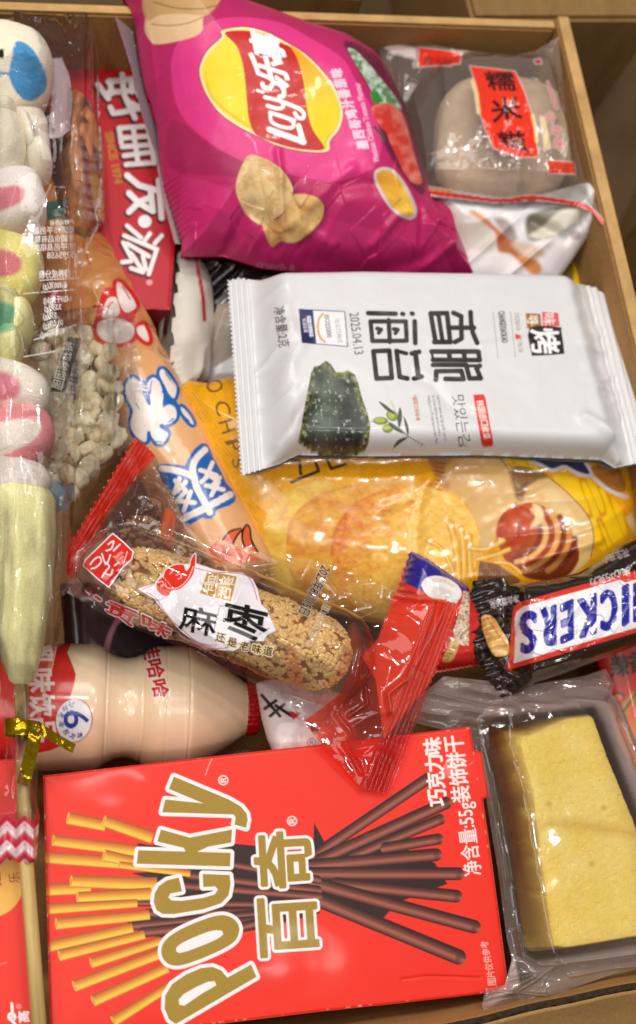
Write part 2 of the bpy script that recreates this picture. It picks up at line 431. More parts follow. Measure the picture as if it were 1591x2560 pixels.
M_bubble = mat_print('plain_food_print', rough=.55, bs=900, bst=.2, var=.08, vs=120)

# corrugated card: warm brown, faint flutes, fibres
def mat_cardboard(name, col, stretch):
    m, nt, out = newmat(name); c = C(col)
    tc = nt.nodes.new('ShaderNodeTexCoord'); mp = nt.nodes.new('ShaderNodeMapping'); mp.inputs['Scale'].default_value = stretch; nt.links.new(tc.outputs['Object'], mp.inputs[0])
    n1 = N(nt, 'ShaderNodeTexNoise', Scale=22.0, Detail=6.0); nt.links.new(mp.outputs[0], n1.inputs['Vector'])
    n2 = N(nt, 'ShaderNodeTexNoise', Scale=900.0, Detail=3.0); nt.links.new(tc.outputs['Object'], n2.inputs['Vector'])
    ad = N(nt, 'ShaderNodeMath', _operation='ADD'); nt.links.new(n1.outputs[0], ad.inputs[0]); nt.links.new(n2.outputs[0], ad.inputs[1])
    cr = N(nt, 'ShaderNodeValToRGB'); e = cr.color_ramp.elements; e[0].position = .7; e[1].position = 1.3
    cr.color_ramp.elements[0].color = (*[float(x) * .78 for x in c], 1); cr.color_ramp.elements[1].color = (*[float(x) * 1.15 for x in c], 1)
    hv = N(nt, 'ShaderNodeMath', _operation='MULTIPLY'); hv.inputs[1].default_value = .5; nt.links.new(ad.outputs[0], hv.inputs[0])
    e[0].position = .35; e[1].position = .65; nt.links.new(hv.outputs[0], cr.inputs[0])
    p = N(nt, 'ShaderNodeBsdfPrincipled', Roughness=.75); p.inputs['Specular IOR Level'].default_value = .25
    b = N(nt, 'ShaderNodeBump', Strength=.25, Distance=.0006); nt.links.new(hv.outputs[0], b.inputs['Height']); nt.links.new(b.outputs[0], p.inputs['Normal'])
    nt.links.new(cr.outputs[0], p.inputs['Base Color']); nt.links.new(p.outputs[0], out.inputs[0]); return m
M_cb = mat_cardboard('brown_cardboard', '#a67d4c', (1, 1, 3))
M_cb2 = mat_cardboard('brown_cardboard_flap', '#b08a55', (1, 3, 1))
M_cbd = mat_cardboard('old_brown_cardboard', '#8a6a40', (4, 1, 1))
M_edge = mat_plain('cut_cardboard_edge', '#c49c62', .8, 400, .4, .0006, .2, 120)
M_flute = mat_plain('open_flutes', '#3a2a17', .9, 500, .6, .001, .5, 600)

# ------------------------------------------------------------------ the table and the carton
v, f = box_mesh((-3, -3, -.06), (3, 3, 0))
m, nt, out = newmat('worn_wood_floor')
tc = nt.nodes.new('ShaderNodeTexCoord'); mp = nt.nodes.new('ShaderNodeMapping'); mp.inputs['Scale'].default_value = (1, 14, 1); mp.inputs['Rotation'].default_value = (0, 0, .9); nt.links.new(tc.outputs['Object'], mp.inputs[0])
n1 = N(nt, 'ShaderNodeTexNoise', Scale=3.0, Detail=8.0); nt.links.new(mp.outputs[0], n1.inputs['Vector'])
cr = N(nt, 'ShaderNodeValToRGB'); cr.color_ramp.elements[0].color = (.075, .045, .022, 1); cr.color_ramp.elements[1].color = (.16, .10, .05, 1); nt.links.new(n1.outputs[0], cr.inputs[0])
p = N(nt, 'ShaderNodeBsdfPrincipled', Roughness=.85); p.inputs['Specular IOR Level'].default_value = .15; nt.links.new(cr.outputs[0], p.inputs['Base Color']); nt.links.new(p.outputs[0], out.inputs[0])
floor = mesh_obj('floor', v, f, m, None, False); floor['kind'] = 'structure'

XL, XR, YF, YB, RIM = -.062, .2384, -.0687, .3236, .112
TH = .0065
carton = thing('cardboard_carton', 'open brown cardboard carton holding all the snacks', 'carton', (.09, .13, 0))
def wall(a, b, mat=M_cb, name='wall_panel'):
    v, f = box_mesh(a, b, .0012); return mesh_obj(name, v, f, mat, carton, False)
wall((XR, YF - TH, .001), (XR + TH, YB + TH, RIM)); wall((XL - TH, YF - TH, .001), (XL, YB + TH, RIM))
wall((XL + .0002, YB, .001), (XR - .0002, YB + TH * .75, RIM - .0015)); 
v, f = box_mesh((XL, YF, .001), (XR, YB, .004)); mesh_obj('bottom_panel', v, f, M_cb, carton, False)
for a, b in (((XR + .0007, YF - TH + .001), (XR + TH - .0007, YB + TH - .001)), ((XL + .001, YB + .0007), (XR - .001, YB + TH * .75 - .0007))):
    z0 = RIM if a[0] > XR else RIM - .0015
    v, f = box_mesh((a[0], a[1], z0 - .0005), (b[0], b[1], z0 + .0004)); mesh_obj('cut_edge', v, f, M_edge, carton, False)
# front wall: softly bent panel whose top is a torn, fluted edge
nx = 160; xs_ = np.linspace(XL + .0003, XR - .0003, nx); V = []; Fc = []
topz = RIM - .001 + .0012 * fbm(xs_ * 60, xs_ * 0, 3, 5); by = YF + .0016 * fbm(xs_ * 25, xs_ * 0 + 3, 2, 9)
for i in range(nx):
    for (yy, zz_) in ((by[i], .001), (by[i], topz[i] - .0008), (by[i] - .0006, topz[i])): V.append((xs_[i], yy, zz_))
Fq = grid_faces(nx, 3)
mesh_obj('wall_panel', V, Fq, M_cb, carton)
V = []
for i in range(nx):
    V.append((xs_[i], by[i] - .0006, topz[i] - .0002)); V.append((xs_[i], by[i] - .0034 - .0006 * math.sin(i * 1.7), topz[i] - .0014 - .0008 * (i % 3 == 0)))
mesh_obj('fluted_edge', V, grid_faces(nx, 2), M_flute, carton)
V = []
for i in range(nx):
    for (dy, dz) in ((-.0030, -.0003), (-.0042, -.0006), (-.0050, -.004), (-.0052, -.105)): V.append((xs_[i], by[i] + dy, max(.001, topz[i] + dz)))
mesh_obj('outer_liner', V, grid_faces(nx, 4), M_cb2, carton)
# front flap folded down outside, and the right flap pressed behind its wall
v, f = box_mesh((XL, YF - .18, .030), (XR + .02, YF - .0075, .0345), .001); fl = mesh_obj('bottom_flap', v, f, M_cb2, carton, False)

# other cartons standing on the floor behind and beside this one
def spare_box(label, a, b, ang, mat):
    o = thing('shipping_carton', label, 'carton', ((a[0] + b[0]) / 2, (a[1] + b[1]) / 2, a[2]), 'cartons standing around the snack box')
    hx, hy = (b[0] - a[0]) / 2, (b[1] - a[1]) / 2
    v, f = box_mesh((o.location[0] - hx, o.location[1] - hy, a[2] + .001), (o.location[0] + hx, o.location[1] + hy, b[2]), .002)
    mesh_obj('body', v, f, mat, o, False)
    v, f = box_mesh((o.location[0] - hx, o.location[1] - .0012, b[2] + .0004), (o.location[0] + hx, o.location[1] + .0012, b[2] + .0012)); mesh_obj('flap_gap', v, f, M_flute, o, False)
    o.rotation_euler[2] = ang; return o
spare_box('plain brown carton showing its corner behind the back rim, over the mochi', (.208, .352, 0), (.31, .56, .085), 0.04, M_cbd)
spare_box('dim brown carton standing right of the carton rim beside the mochi', (.325, .16, 0), (.62, .345, .075), -.62, M_cbd)
spare_box('brown carton in the far background behind the pink crisp bag', (.100, .365, 0), (.163, .52, .080), 0.0, M_cbd)
# ------------------------------------------------------------------ pink crisp bag
def crease(X, Y, pts, wd, amp):
    return amp * np.exp(-(sdf(X.ravel(), Y.ravel(), segs_of(pts, False), False).reshape(X.shape) / wd) ** 2)
def ridge(X, Y, pts, wd, amp):
    return amp * np.clip(1 - sdf(X.ravel(), Y.ravel(), segs_of(pts, False), False).reshape(X.shape) / wd, 0, 1)
bag = thing('crisp_bag', 'puffy magenta bag of potato crisps with a yellow and red oval logo', 'crisps', tuple(P(700, 350, .07)))
out_l = [(286, -110), (300, -30), (310, 0), (326, 26), (340, 69), (350, 159), (363, 225), (379, 265), (393, 325), (396, 372), (402, 430)] + zig((408, 460), (455, 600), 11, 5) + \
        [(452, 643), (500, 643), (560, 642), (600, 655), (655, 672), (740, 680), (838, 688), (1000, 705), (1192, 708), (1162, 624), (1125, 527), (1083, 500), (1060, 420), (1010, 260), (960, 160), (930, 128), (860, 86), (780, 62), (700, 34), (620, 5), (540, -40), (480, -110)]
def h_bag(X, Y, sd):
    H = .030 * (1 - (1 - np.clip(sd / 210, 0, 1)) ** 2) ** .75
    m = np.clip(sd / 40, 0, 1); low = np.clip((Y - 440 + .12 * (X - 800)) / 120, 0, 1)
    H = H + m * (.0006 * fbm(X / 90, Y / 90, 3, 3)) + m * low * (.0011 * ridged(X / 75 + Y / 200, Y / 120 - X / 260, 8) + .030 * facets(X / 62, Y / 85, 21) * .06)
    left = np.clip(1 - (X - (330 + Y * .12)) / 90, 0, 1); H = H + left * m * .0012 * ridged((X - .15 * Y) / 26, Y / 210, 5)
    for pts, wd, a in (([(655, 440), (680, 615)], 9, .0022), ([(560, 640), (600, 560), (680, 612)], 16, -.0030), ([(680, 615), (740, 560), (830, 480)], 14, .0016), ([(800, 520), (870, 510), (950, 520)], 20, -.0022),
                       ([(900, 640), (950, 580), (1020, 560)], 12, .002), ([(1010, 565), (1030, 690)], 16, -.003), ([(1040, 680), (1105, 630), (1090, 520)], 12, .0028), ([(760, 660), (920, 690), (1050, 660)], 18, -.003), ([(730, 600), (800, 640)], 14, .002)):
        H = H + crease(X, Y, pts, wd, a)
    return np.maximum(H, .0004)
chipcol = lambda seed, a='#e2c083', b='#c08a4e': (lambda X, Y: (lambda t: C(a) * (1 - t)[:, None] + C(b) * t[:, None])(np.clip(.35 + .9 * fbm(X / 26, Y / 26, 3, seed) + .5 * fbm(X / 7, Y / 7, 2, seed + 3), 0, 1)))
def paint_bag(p):
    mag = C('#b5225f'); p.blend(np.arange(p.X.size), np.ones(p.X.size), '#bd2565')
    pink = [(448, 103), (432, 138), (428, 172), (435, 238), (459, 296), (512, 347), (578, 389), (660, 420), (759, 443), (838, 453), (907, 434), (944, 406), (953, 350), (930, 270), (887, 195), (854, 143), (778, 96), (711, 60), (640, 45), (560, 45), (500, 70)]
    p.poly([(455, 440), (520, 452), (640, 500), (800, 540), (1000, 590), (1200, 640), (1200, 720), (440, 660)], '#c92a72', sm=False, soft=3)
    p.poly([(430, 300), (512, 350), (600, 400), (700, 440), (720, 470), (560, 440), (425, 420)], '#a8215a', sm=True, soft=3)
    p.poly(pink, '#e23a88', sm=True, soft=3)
    # crisps in the corner
    p.poly([(372, -20), (365, 40), (362, 75), (375, 100), (395, 111), (470, 97), (505, 78), (510, 40), (545, 8), (540, -20)], '#e6c396', sm=True, soft=3)
    p.poly([(372, -20), (366, 50), (400, 38), (460, 34), (515, 38), (545, 8), (540, -20)], '#c9a06b', sm=True, soft=5)
    p.stroke([(378, 60), (420, 64), (470, 58), (508, 42)], 3, '#a97f4e', sm=True, soft=3); p.stroke([(385, 5), (440, 20), (500, 22), (540, 14)], 3, '#8d6738', sm=True, soft=3)
    L = zz(480, 50, 3.024)
    oval = L([(220, 85), (300, 60), (420, 55), (560, 90), (700, 160), (860, 260), (1000, 400), (1090, 530), (1135, 650), (1140, 740), (1110, 830), (1045, 915), (1038, 985), (960, 1000), (800, 985), (640, 945), (490, 875), (330, 790), (200, 690), (110, 560), (62, 430), (65, 340), (120, 230), (225, 130)])
    S = segs_of(smooth(oval, True, 5))
    p.fill(S, '#8d1248', expand=2.5, soft=3); p.fill(S, '#f6e3b0', soft=2.5)
    p.fill(S, lambda X, Y: C('#f5d80e') * np.ones((len(X), 1), F32) * (1 - .18 * np.clip((X - 720) / 90, 0, 1))[:, None] * np.array((1, 1, 1), F32), expand=-6.5, soft=2.5)
    p.poly(L([(740, 195), (820, 240), (980, 400), (1070, 540), (1110, 680), (1085, 800), (1010, 900), (1000, 965), (930, 860), (885, 700), (860, 500), (810, 320)]), lambda X, Y: (lambda t: C('#f0a810') * (1 - t)[:, None] + C('#f7d511') * t[:, None])(np.clip((Y - 150) / 130, 0, 1)), sm=True, soft=2.5)
    p.stroke(L([(110, 480), (160, 590), (280, 700), (440, 810)]), 5, '#eab50c', sm=True, soft=4)
    p.poly(L([(250, 95), (420, 82), (560, 115), (690, 178), (745, 205), (805, 310), (848, 480), (872, 680), (915, 830), (1003, 968), (900, 985), (740, 962), (600, 920), (480, 862), (430, 740), (412, 560), (390, 360), (340, 200)]), '#c4201f', sm=True, soft=2)
    # Lay's
    o = L([(862, 942)])[0]; ad = (-22.5, -68); up = (-122, -50)
    def lay(ch, pos, adv, upv, bold=1.6):
        sg, bb, _ = glyph(ch); pos = np.array(L([pos])[0]); adv = np.array(adv, float); upv = np.array(upv, float)
        q = [pos, pos + adv, pos + adv + upv, pos + upv]; p.gquad(ch, q, '#ffffff', bold=bold, soft=2)
    for s_, w_ in (([(588, 828), (845, 922)], 14), ([(843, 925), (808, 800)], 13), ([(594, 706), (602, 766), (660, 802), (745, 816), (772, 790), (735, 748), (650, 716)], 8.5), ([(592, 700), (775, 758)], 9.5),
                   ([(572, 648), (640, 668), (684, 662), (690, 632), (668, 612)], 9), ([(553, 584), (650, 606), (730, 636), (812, 672), (848, 708), (838, 742), (802, 736), (780, 704)], 9.5), ([(496, 532), (538, 546)], 7), ([(534, 482), (548, 512), (596, 508), (616, 476), (666, 488), (696, 532), (690, 572), (662, 580)], 11)):
        p.stroke(L(s_), w_, '#ffffff', sm=len(s_) > 2, soft=2)
    lay('乐', (750, 515), (-18, -66), (-88, -28), 2.6)
    lay('事', (716, 330), (-12, -62), (-84, -27), 2.8)
    for j, ch in enumerate('墨西哥鸡汁番茄味'):
        y = 372 - j * 25.5; x = 921 - j * 9.2 + (0 if j < 3 else 0)
        p.text(ch, x, y, 27, -104, '#f4d4e6', sx=.86, bold=1.4, up=(-31, 2), soft=2)
    p.text('Mexican Chicken Tomato Flavour', 948, 402, 19, -104, '#efbcd6', sx=.74, bold=.6, soft=2)
    # two crisps, egg, cucumber, tomato
    Q = zz(560, 360, 2.16)
    a = Q([(130, 65), (200, 70), (280, 110), (340, 170), (372, 240), (360, 310), (320, 370), (265, 410), (210, 440), (130, 390), (80, 300), (65, 240), (80, 160)])
    b = Q([(375, 275), (450, 272), (520, 300), (540, 350), (520, 420), (440, 500), (370, 535), (310, 525), (260, 555), (225, 490), (215, 430), (300, 400), (350, 330)])
    p.poly([(q[0] + 12, q[1] + 8) for q in a], '#7c1844', sm=True, soft=16, k=.8); p.poly([(q[0] + 10, q[1] + 8) for q in b], '#7c1844', sm=True, soft=14, k=.7)
    p.poly(b, chipcol(5, '#e3bf7c', '#c68a52'), sm=True); p.poly(a, chipcol(9, '#e9cd95', '#c99a5c'), sm=True); p.stroke(Q([(200, 180), (250, 420), (262, 550)]), 4, '#d2ab6a', sm=True, soft=4)
    yk = Q([(880, 125), (930, 150), (990, 230), (1040, 340), (1035, 395), (985, 405), (900, 350), (830, 240), (810, 170), (830, 135)])
    p.fill(segs_of(smooth(yk, True)), '#cfc4c8', soft=3); p.fill(segs_of(smooth(yk, True)), lambda X, Y: (lambda t: C('#d99a2b') * (1 - t)[:, None] + C('#efc04a') * t[:, None])(np.clip((X - 950) / 70, 0, 1)), expand=-7, soft=4)
    T = zz(791, 0, 1.89)
    p.poly(T([(130, 200), (240, 230), (420, 400), (470, 620), (520, 880), (470, 900), (330, 700), (280, 480), (200, 330)]), '#6d1540', sm=True, soft=8)
    p.poly(T([(150, 235), (205, 255), (330, 400), (400, 500), (370, 530), (300, 490), (230, 370)]), lambda X, Y: (lambda t: C('#5d8a5a') * (1 - t)[:, None] + C('#cfe0d2') * t[:, None])(np.clip(.5 + 1.5 * fbm(X / 12, Y / 12, 2, 2), 0, 1)), sm=True, soft=4)
    p.poly(T([(255, 440), (290, 430), (320, 480), (270, 490)]), '#2f8a2e', soft=4)
    tom = lambda X, Y: (lambda t: C('#d3352a') * (1 - t)[:, None] + C('#e98a78') * t[:, None])(np.clip(.3 + 1.3 * fbm(X / 22, Y / 22, 2, 12), 0, 1))
    p.poly(T([(262, 510), (330, 487), (395, 520), (430, 620), (360, 640), (300, 590)]), tom, sm=True, soft=4); p.poly(T([(330, 600), (420, 590), (460, 720), (500, 860), (440, 850), (380, 740)]), tom, sm=True, soft=4)
    p.stroke(T([(275, 600), (310, 640), (320, 660)]), 7, '#3c5a34', soft=4)
    p.text('crunch &', 640, 668, 26, 7, '#d98ab0', bold=1, soft=3, k=.7)
    p.poly([(1105, 470), (1200, 720), (1150, 720), (1060, 520)], '#b01f5c', soft=4)
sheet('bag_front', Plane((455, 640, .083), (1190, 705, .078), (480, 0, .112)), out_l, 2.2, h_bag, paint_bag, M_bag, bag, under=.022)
sheet('seal_flap', Plane((285, 40, .114), (450, 640, .083), (340, 300, .104)), [(284, 38), (330, 78), (345, 160), (366, 255), (398, 350), (420, 480), (452, 612), (436, 610), (405, 500), (385, 380), (352, 285), (325, 165)], 3, lambda X, Y, sd: .0004 + 0 * X, lambda p: p.poly([(390, 380), (470, 620), (430, 620)], '#d9cdc8', soft=20), mat_print('silver_lining', rough=.4, metal=.4, var=.03), bag, base='#a79aa2')

# ------------------------------------------------------------------ glutinous rice cake in clear wrapper
moc = thing('rice_cake_pack', 'round beige rice cake in a clear wrapper with a red vertical label', 'rice cake', tuple(P(1240, 330, .06)))
def blob(name, cx, cy, rx, ry, ang, z, rz, mat, parent, base='#ffffff', paint=None, e=1.0, nu=56, nv=28, lump=0, seed=0, pl=None, lsc=3.0, step=3, rzb=None):
    """rounded solid whose outline is an ellipse (e<1 boxier) round pixel (cx, cy) at height z"""
    a = math.radians(ang); th = np.linspace(0, 2 * math.pi, nu, endpoint=False); ph = np.linspace(-math.pi / 2 + .0015, math.pi / 2 - .0015, nv)
    PH, T = np.meshgrid(ph, th, indexing='ij'); pw = lambda v, q: np.sign(v) * np.abs(v) ** q
    x = pw(np.cos(T), e) * pw(np.cos(PH), e); y = pw(np.sin(T), e) * pw(np.cos(PH), e); zq = pw(np.sin(PH), e)
    if lump:
        l = 1 + lump * (fbm(x * lsc + zq * 1.3, y * lsc + zq, 3, seed)); x, y, zq = x * l, y * l, zq * l
    px = cx + rx * x * math.cos(a) - ry * y * math.sin(a); py = cy + rx * x * math.sin(a) + ry * y * math.cos(a)
    q = Plane(z) if pl is None else pl
    V = q.at(px, py) + (np.where(zq > 0, rz, rzb or rz) * zq)[..., None] * q.n; V = V.reshape(-1, 3)
    at = None
    if paint is not None or mat in (M_bubble,):
        X, Y = proj(V); pt = Painter(X, Y, base, 1, step); pt.V = V
        if paint: paint(pt)
        at = pattrs(pt)
    i = np.arange(nu * nv).reshape(nv, nu); j = np.roll(i, -1, 1); f = np.stack((i[:-1], j[:-1], j[1:], i[1:]), -1).reshape(-1, 4)
    if name is None: return V, f, at
    return mesh_obj(name, V, f, mat, parent, attrs=at)
M_mochi = mat_plain('floury_rice_dough', '#d2b598', .6, 260, .3, .0008, .16, 60)
blob('rice_cake', 1258, 352, 172, 150, 8, .092, .012, M_mochi, moc, e=.72, lump=.05, seed=4)
blob('inner_tray', 1262, 362, 190, 165, 8, .080, .012, mat_film('thin_tray', rough=.1, haze=.04), moc, base='#ffffff', paint=lambda p: p.a.fill(0), e=.8)
def h_moc(X, Y, sd):
    d = np.hypot((X - 1258) / 200, (Y - 352) / 178)
    H = .016 * np.clip(1.3 - d, 0, 1) ** .5 * np.clip(sd / 40, 0, 1) + np.clip(sd / 20, 0, 1) * (.0012 * ridged(X / 60, Y / 95, 2) + .012 * facets(X / 75, Y / 80, 4) * .05 + .0005 * fbm(X / 26, Y / 30, 2, 8))
    return H + .0004
def p_moc(p):
    R_ = '#e8361f'; T = zz(1000, 0, 2.56)
    p.poly(T([(445, 420), (740, 455), (800, 590), (850, 740), (890, 1005), (760, 1010), (600, 950), (545, 830), (510, 720), (490, 560)]), R_, sm=False, soft=5)
    p.stroke(T([(468, 520), (490, 600), (505, 720)]), 9, '#e7cf8e', soft=5); p.stroke(T([(850, 740), (870, 830), (875, 900)]), 8, '#e7cf8e', soft=5)
    for ch, q in (('糯', [(575, 575), (745, 580), (720, 460), (535, 460)]), ('米', [(600, 790), (785, 765), (760, 610), (575, 640)]), ('糍', [(660, 930), (820, 975), (790, 830), (615, 850)])):
        p.gquad(ch, T(q), '#241014', bold=1.4, soft=3)
    p.poly(T([(120, 300), (395, 335), (385, 410), (115, 430)]), '#dc3422', soft=5); p.text('糯米糍', 1058, 160, 24, 4, '#8f2016', soft=4, bold=.6)
    p.poly([(1366, 400), (1437, 405), (1440, 435), (1372, 434)], '#e23a24', sm=False, soft=5); p.text('麻薯', 1378, 431, 24, 3, '#a3402a', soft=3)
    for ch, q in (('台', (1360, 300)), ('湾', (1372, 335)), ('味', (1380, 368))): p.text(ch, q[0], q[1], 30, 12, '#d8442f', bold=1, soft=4)
    p.poly([(1350, 290), (1362, 292), (1378, 370), (1362, 376)], '#e2cf9a', soft=5)
    p.stroke([(1370, 205), (1392, 270)], 6, '#c23a2a', soft=5); p.poly([(1335, 150), (1352, 145), (1355, 160), (1338, 160)], '#b2242e', soft=5)
    p.poly([(935, 98), (1040, 122), (1042, 148), (980, 132)], '#e8c9c0', soft=10, k=.8); p.poly([(928, 84), (950, 92), (948, 106), (930, 100)], '#c02a3a', soft=5)
    # coloured bottom hem
    p.stroke([(1036, 478), (1150, 490), (1250, 502), (1330, 494), (1420, 506), (1470, 520), (1510, 560)], 13, '#d8281c', sm=True, soft=4)
    p.stroke([(1040, 466), (1130, 478)], 8, '#c98a3c', soft=4)
    p.poly([(1230, 505), (1330, 498), (1350, 516), (1300, 520)], '#7a2530', soft=6, alpha=.5)
sheet('wrapper', Plane((940, 100, .094), (1500, 540, .111), (1395, 95, .111)), [(928, 80), (1000, 95), (1140, 125), (1280, 140), (1340, 128), (1398, 92), (1400, 150), (1420, 270), (1445, 390), (1470, 480), (1512, 552), (1508, 566), (1480, 530), (1430, 514), (1330, 506), (1250, 512), (1120, 500), (1030, 486), (1010, 350), (975, 200)], 2.5, h_moc, p_moc, M_filmc, moc, alpha=0.0)
sheet('back_film', Plane(.060), [(960, 130), (1380, 130), (1450, 480), (1050, 470)], 6, lambda X, Y, sd: .001 * fbm(X / 40, Y / 40, 2, 1), None, M_film, moc, alpha=0.0)

# ------------------------------------------------------------------ white pouch under the rice cake
po = thing('white_pouch', 'white pouch with orange and grey pictures below the rice cake', 'snack pouch', tuple(P(1320, 600, .04)))
def p_po(p):
    T = zz(1050, 380, 2.795)
    p.poly(T([(200, 400), (480, 470), (540, 600), (520, 690), (320, 690)]), '#c9bfb0', soft=16, k=.8)
    p.poly(T([(350, 420), (420, 430), (540, 530), (640, 600), (700, 680), (820, 760), (850, 830), (780, 850), (640, 720), (545, 690), (520, 560)]), lambda X, Y: (lambda t: C('#d98a45') * (1 - t)[:, None] + C('#a9541e') * t[:, None])(np.clip(1.1 - np.abs(Y - 600) / 70 + .3 * fbm(X / 20, Y / 20, 2, 1), 0, 1)), sm=True, soft=10)
    p.poly(T([(520, 470), (620, 480), (680, 600), (620, 610)]), '#9a8d87', sm=True, soft=12)
    p.poly(T([(740, 480), (800, 420), (1000, 380), (1150, 390), (980, 560), (860, 610), (760, 610)]), '#77705f', sm=True, soft=10)
    p.poly(T([(760, 590), (860, 520), (1000, 400), (1180, 400), (1080, 500), (900, 600)]), '#d6d0c0', sm=True, soft=10)
    p.ell(1440, 588, 14, 12, 0, '#a99699', soft=10); p.poly(T([(640, 640), (780, 640), (880, 720), (760, 740)]), '#d4b9a6', sm=True, soft=14)
sheet('pouch_front', Plane((1130, 700, .072), (1480, 460, .104), (1400, 700, .082)), [(1090, 470), (1300, 500), (1470, 455), (1496, 470), (1494, 530), (1470, 590), (1430, 650), (1385, 712), (1300, 740), (1100, 740)], 2.5,
      lambda X, Y, sd: .013 * (1 - (1 - np.clip(sd / 80, 0, 1)) ** 2) ** .5 + np.clip(sd / 25, 0, 1) * (.0012 * ridged(X / 70 + Y / 60, Y / 130, 3) + crease(X, Y, [(1320, 560), (1400, 600), (1480, 520)], 16, -.003)), p_po, M_satin, po, base='#e6e4e6', under=.02)
yl = thing('yellow_sachet', 'small bright yellow sachet slipped between the pouch and the right wall', 'sachet', tuple(P(1450, 690, .03)))
sheet('sachet_front', Plane(.076), [(1385, 690), (1420, 640), (1452, 690), (1458, 760), (1370, 760)], 4, pillow(.006, 30), lambda p: p.poly([(1400, 640), (1438, 640), (1430, 760), (1390, 760)], '#6e5a12', soft=10), M_satin, yl, base='#e3c21c', under=.01)
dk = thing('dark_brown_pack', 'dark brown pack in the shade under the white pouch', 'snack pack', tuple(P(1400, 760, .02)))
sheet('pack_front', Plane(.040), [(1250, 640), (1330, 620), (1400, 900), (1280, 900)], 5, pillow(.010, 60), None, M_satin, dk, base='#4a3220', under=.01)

# ------------------------------------------------------------------ red carton of choco pies
pie = thing('pie_carton', 'red carton of soft pies with bold white lettering behind the skewer', 'pie box', tuple(P(320, 450, .02)))
PZ = .076
quad = [P(120, 138, PZ), P(470, 156, PZ), P(428, 776, PZ), P(120, 768, PZ)]
V = [tuple(q) for q in quad] + [(q[0], q[1], .010) for q in quad]
mesh_obj('body', V, [(4, 5, 1, 0), (5, 6, 2, 1), (6, 7, 3, 2), (7, 4, 0, 3), (7, 6, 5, 4)], mat_plain('red_board_side', '#8e1a22', .5, 900, .1, .0002, .1, 30), pie, False)
def p_pie(p):
    p.blend(np.arange(p.X.size), np.ones(p.X.size), lambda X, Y: (lambda t: C('#cf1f2c') * (1 - t)[:, None] + C('#b51f2e') * t[:, None])(np.clip((Y - 150) / 600, 0, 1)))
    T = zz(200, 150, 4.055); Wt = '#f1ecee'; dkc = '#5d0d14'
    def strokes(lst, w_):
        for s_ in lst: p.stroke([(x - 2.5, y + 4) for x, y in T(s_)], w_ + 7, dkc, soft=3)
        for s_ in lst: p.stroke(T(s_), w_, Wt, soft=2.5)
    strokes([[(180, 250), (290, 390)], [(290, 220), (560, 190)], [(290, 330), (530, 310)], [(310, 210), (320, 340)], [(430, 150), (445, 330)], [(520, 200), (530, 320)],
             [(440, 330), (480, 420), (640, 500)], [(310, 480), (340, 540), (430, 530), (640, 480)], [(480, 420), (560, 590)], [(590, 330), (620, 390)]], 14)
    strokes([[(400, 690), (690, 670)], [(400, 690), (420, 840)], [(430, 790), (710, 770)], [(430, 880), (720, 860)], [(450, 970), (740, 930)], [(470, 1060), (750, 1040)], [(545, 690), (560, 850)], [(570, 890), (590, 1050)], [(690, 670), (755, 1045)]], 12.5)
    strokes([[(480, 1170), (600, 1270), (780, 1320)], [(800, 1220), (830, 1600)], [(500, 1350), (600, 1450), (740, 1530)], [(500, 1540), (600, 1440), (720, 1390)], [(720, 1330), (740, 1530)]], 15)
    p.ell(200 + 655 / 4.055, 150 + 1640 / 4.055, 19, 17, 0, dkc, soft=3); p.ell(200 + 659 / 4.055, 150 + 1636 / 4.055, 17, 16, 0, Wt, soft=2.5)
    strokes([[(480, 1680), (620, 1800)], [(660, 1830), (710, 1760)], [(760, 1860), (830, 1780)], [(450, 1780), (780, 1920)], [(780, 1920), (700, 2170)], [(440, 1850), (520, 2000)], [(480, 1860), (700, 1990)], [(430, 2050), (520, 2040)], [(520, 1960), (640, 2140)], [(640, 1990), (670, 2120)], [(520, 2110), (640, 2150)]], 11)
    p.ell(200 + 705 / 4.055, 150 + 2255 / 4.055, 8, 7, 0, '#e59aa0', soft=3)
    p.text('SINCE 1974', 263, 332, 27, 79, '#b98a2c', bold=1.0, soft=3, sx=.95)
    p.stroke([(268, 545), (283, 620)], 5, '#8e1a22', soft=3, k=.6)
sheet('printed_face', Plane(PZ + .0006), [(121, 139), (469, 157), (427, 775), (121, 767)], 2.2, lambda X, Y, sd: .0004 * np.clip(sd / 10, 0, 1), p_pie, M_card, pie)

# ------------------------------------------------------------------ packs standing on edge between the red box and the seaweed
wp = thing('white_snack_pouch', 'white pouch with a red stripe standing beside the red pie carton', 'snack pouch', tuple(P(470, 800, .03)))
def p_wp(p):
    p.stroke([(490, 640), (508, 740), (512, 800)], 9, '#b02531', soft=3)
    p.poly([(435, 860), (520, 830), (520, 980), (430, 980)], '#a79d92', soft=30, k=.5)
sheet('pouch_front', Plane((440, 640, .070), (430, 950, .078), (515, 800, .058)), [(440, 625), (490, 630), (512, 700), (522, 820), (505, 960), (440, 975), (426, 900), (432, 760)], 3, lambda X, Y, sd: .008 * (1 - (1 - np.clip(sd / 45, 0, 1)) ** 2) ** .5 + .001 * ridged(X / 30, Y / 160, 3), p_wp, M_satin, wp, base='#d8d2c8', under=.02)
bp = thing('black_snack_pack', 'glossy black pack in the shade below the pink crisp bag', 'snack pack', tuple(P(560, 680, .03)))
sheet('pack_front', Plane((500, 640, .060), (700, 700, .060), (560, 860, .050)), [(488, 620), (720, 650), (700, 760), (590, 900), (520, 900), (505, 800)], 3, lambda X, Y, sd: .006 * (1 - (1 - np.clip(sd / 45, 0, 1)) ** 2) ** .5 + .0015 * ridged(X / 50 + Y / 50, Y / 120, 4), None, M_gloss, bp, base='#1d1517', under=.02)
tp = thing('grey_snack_pack', 'taupe grey pack with a white corner tucked left of the seaweed pack', 'snack pack', tuple(P(560, 860, .03)))
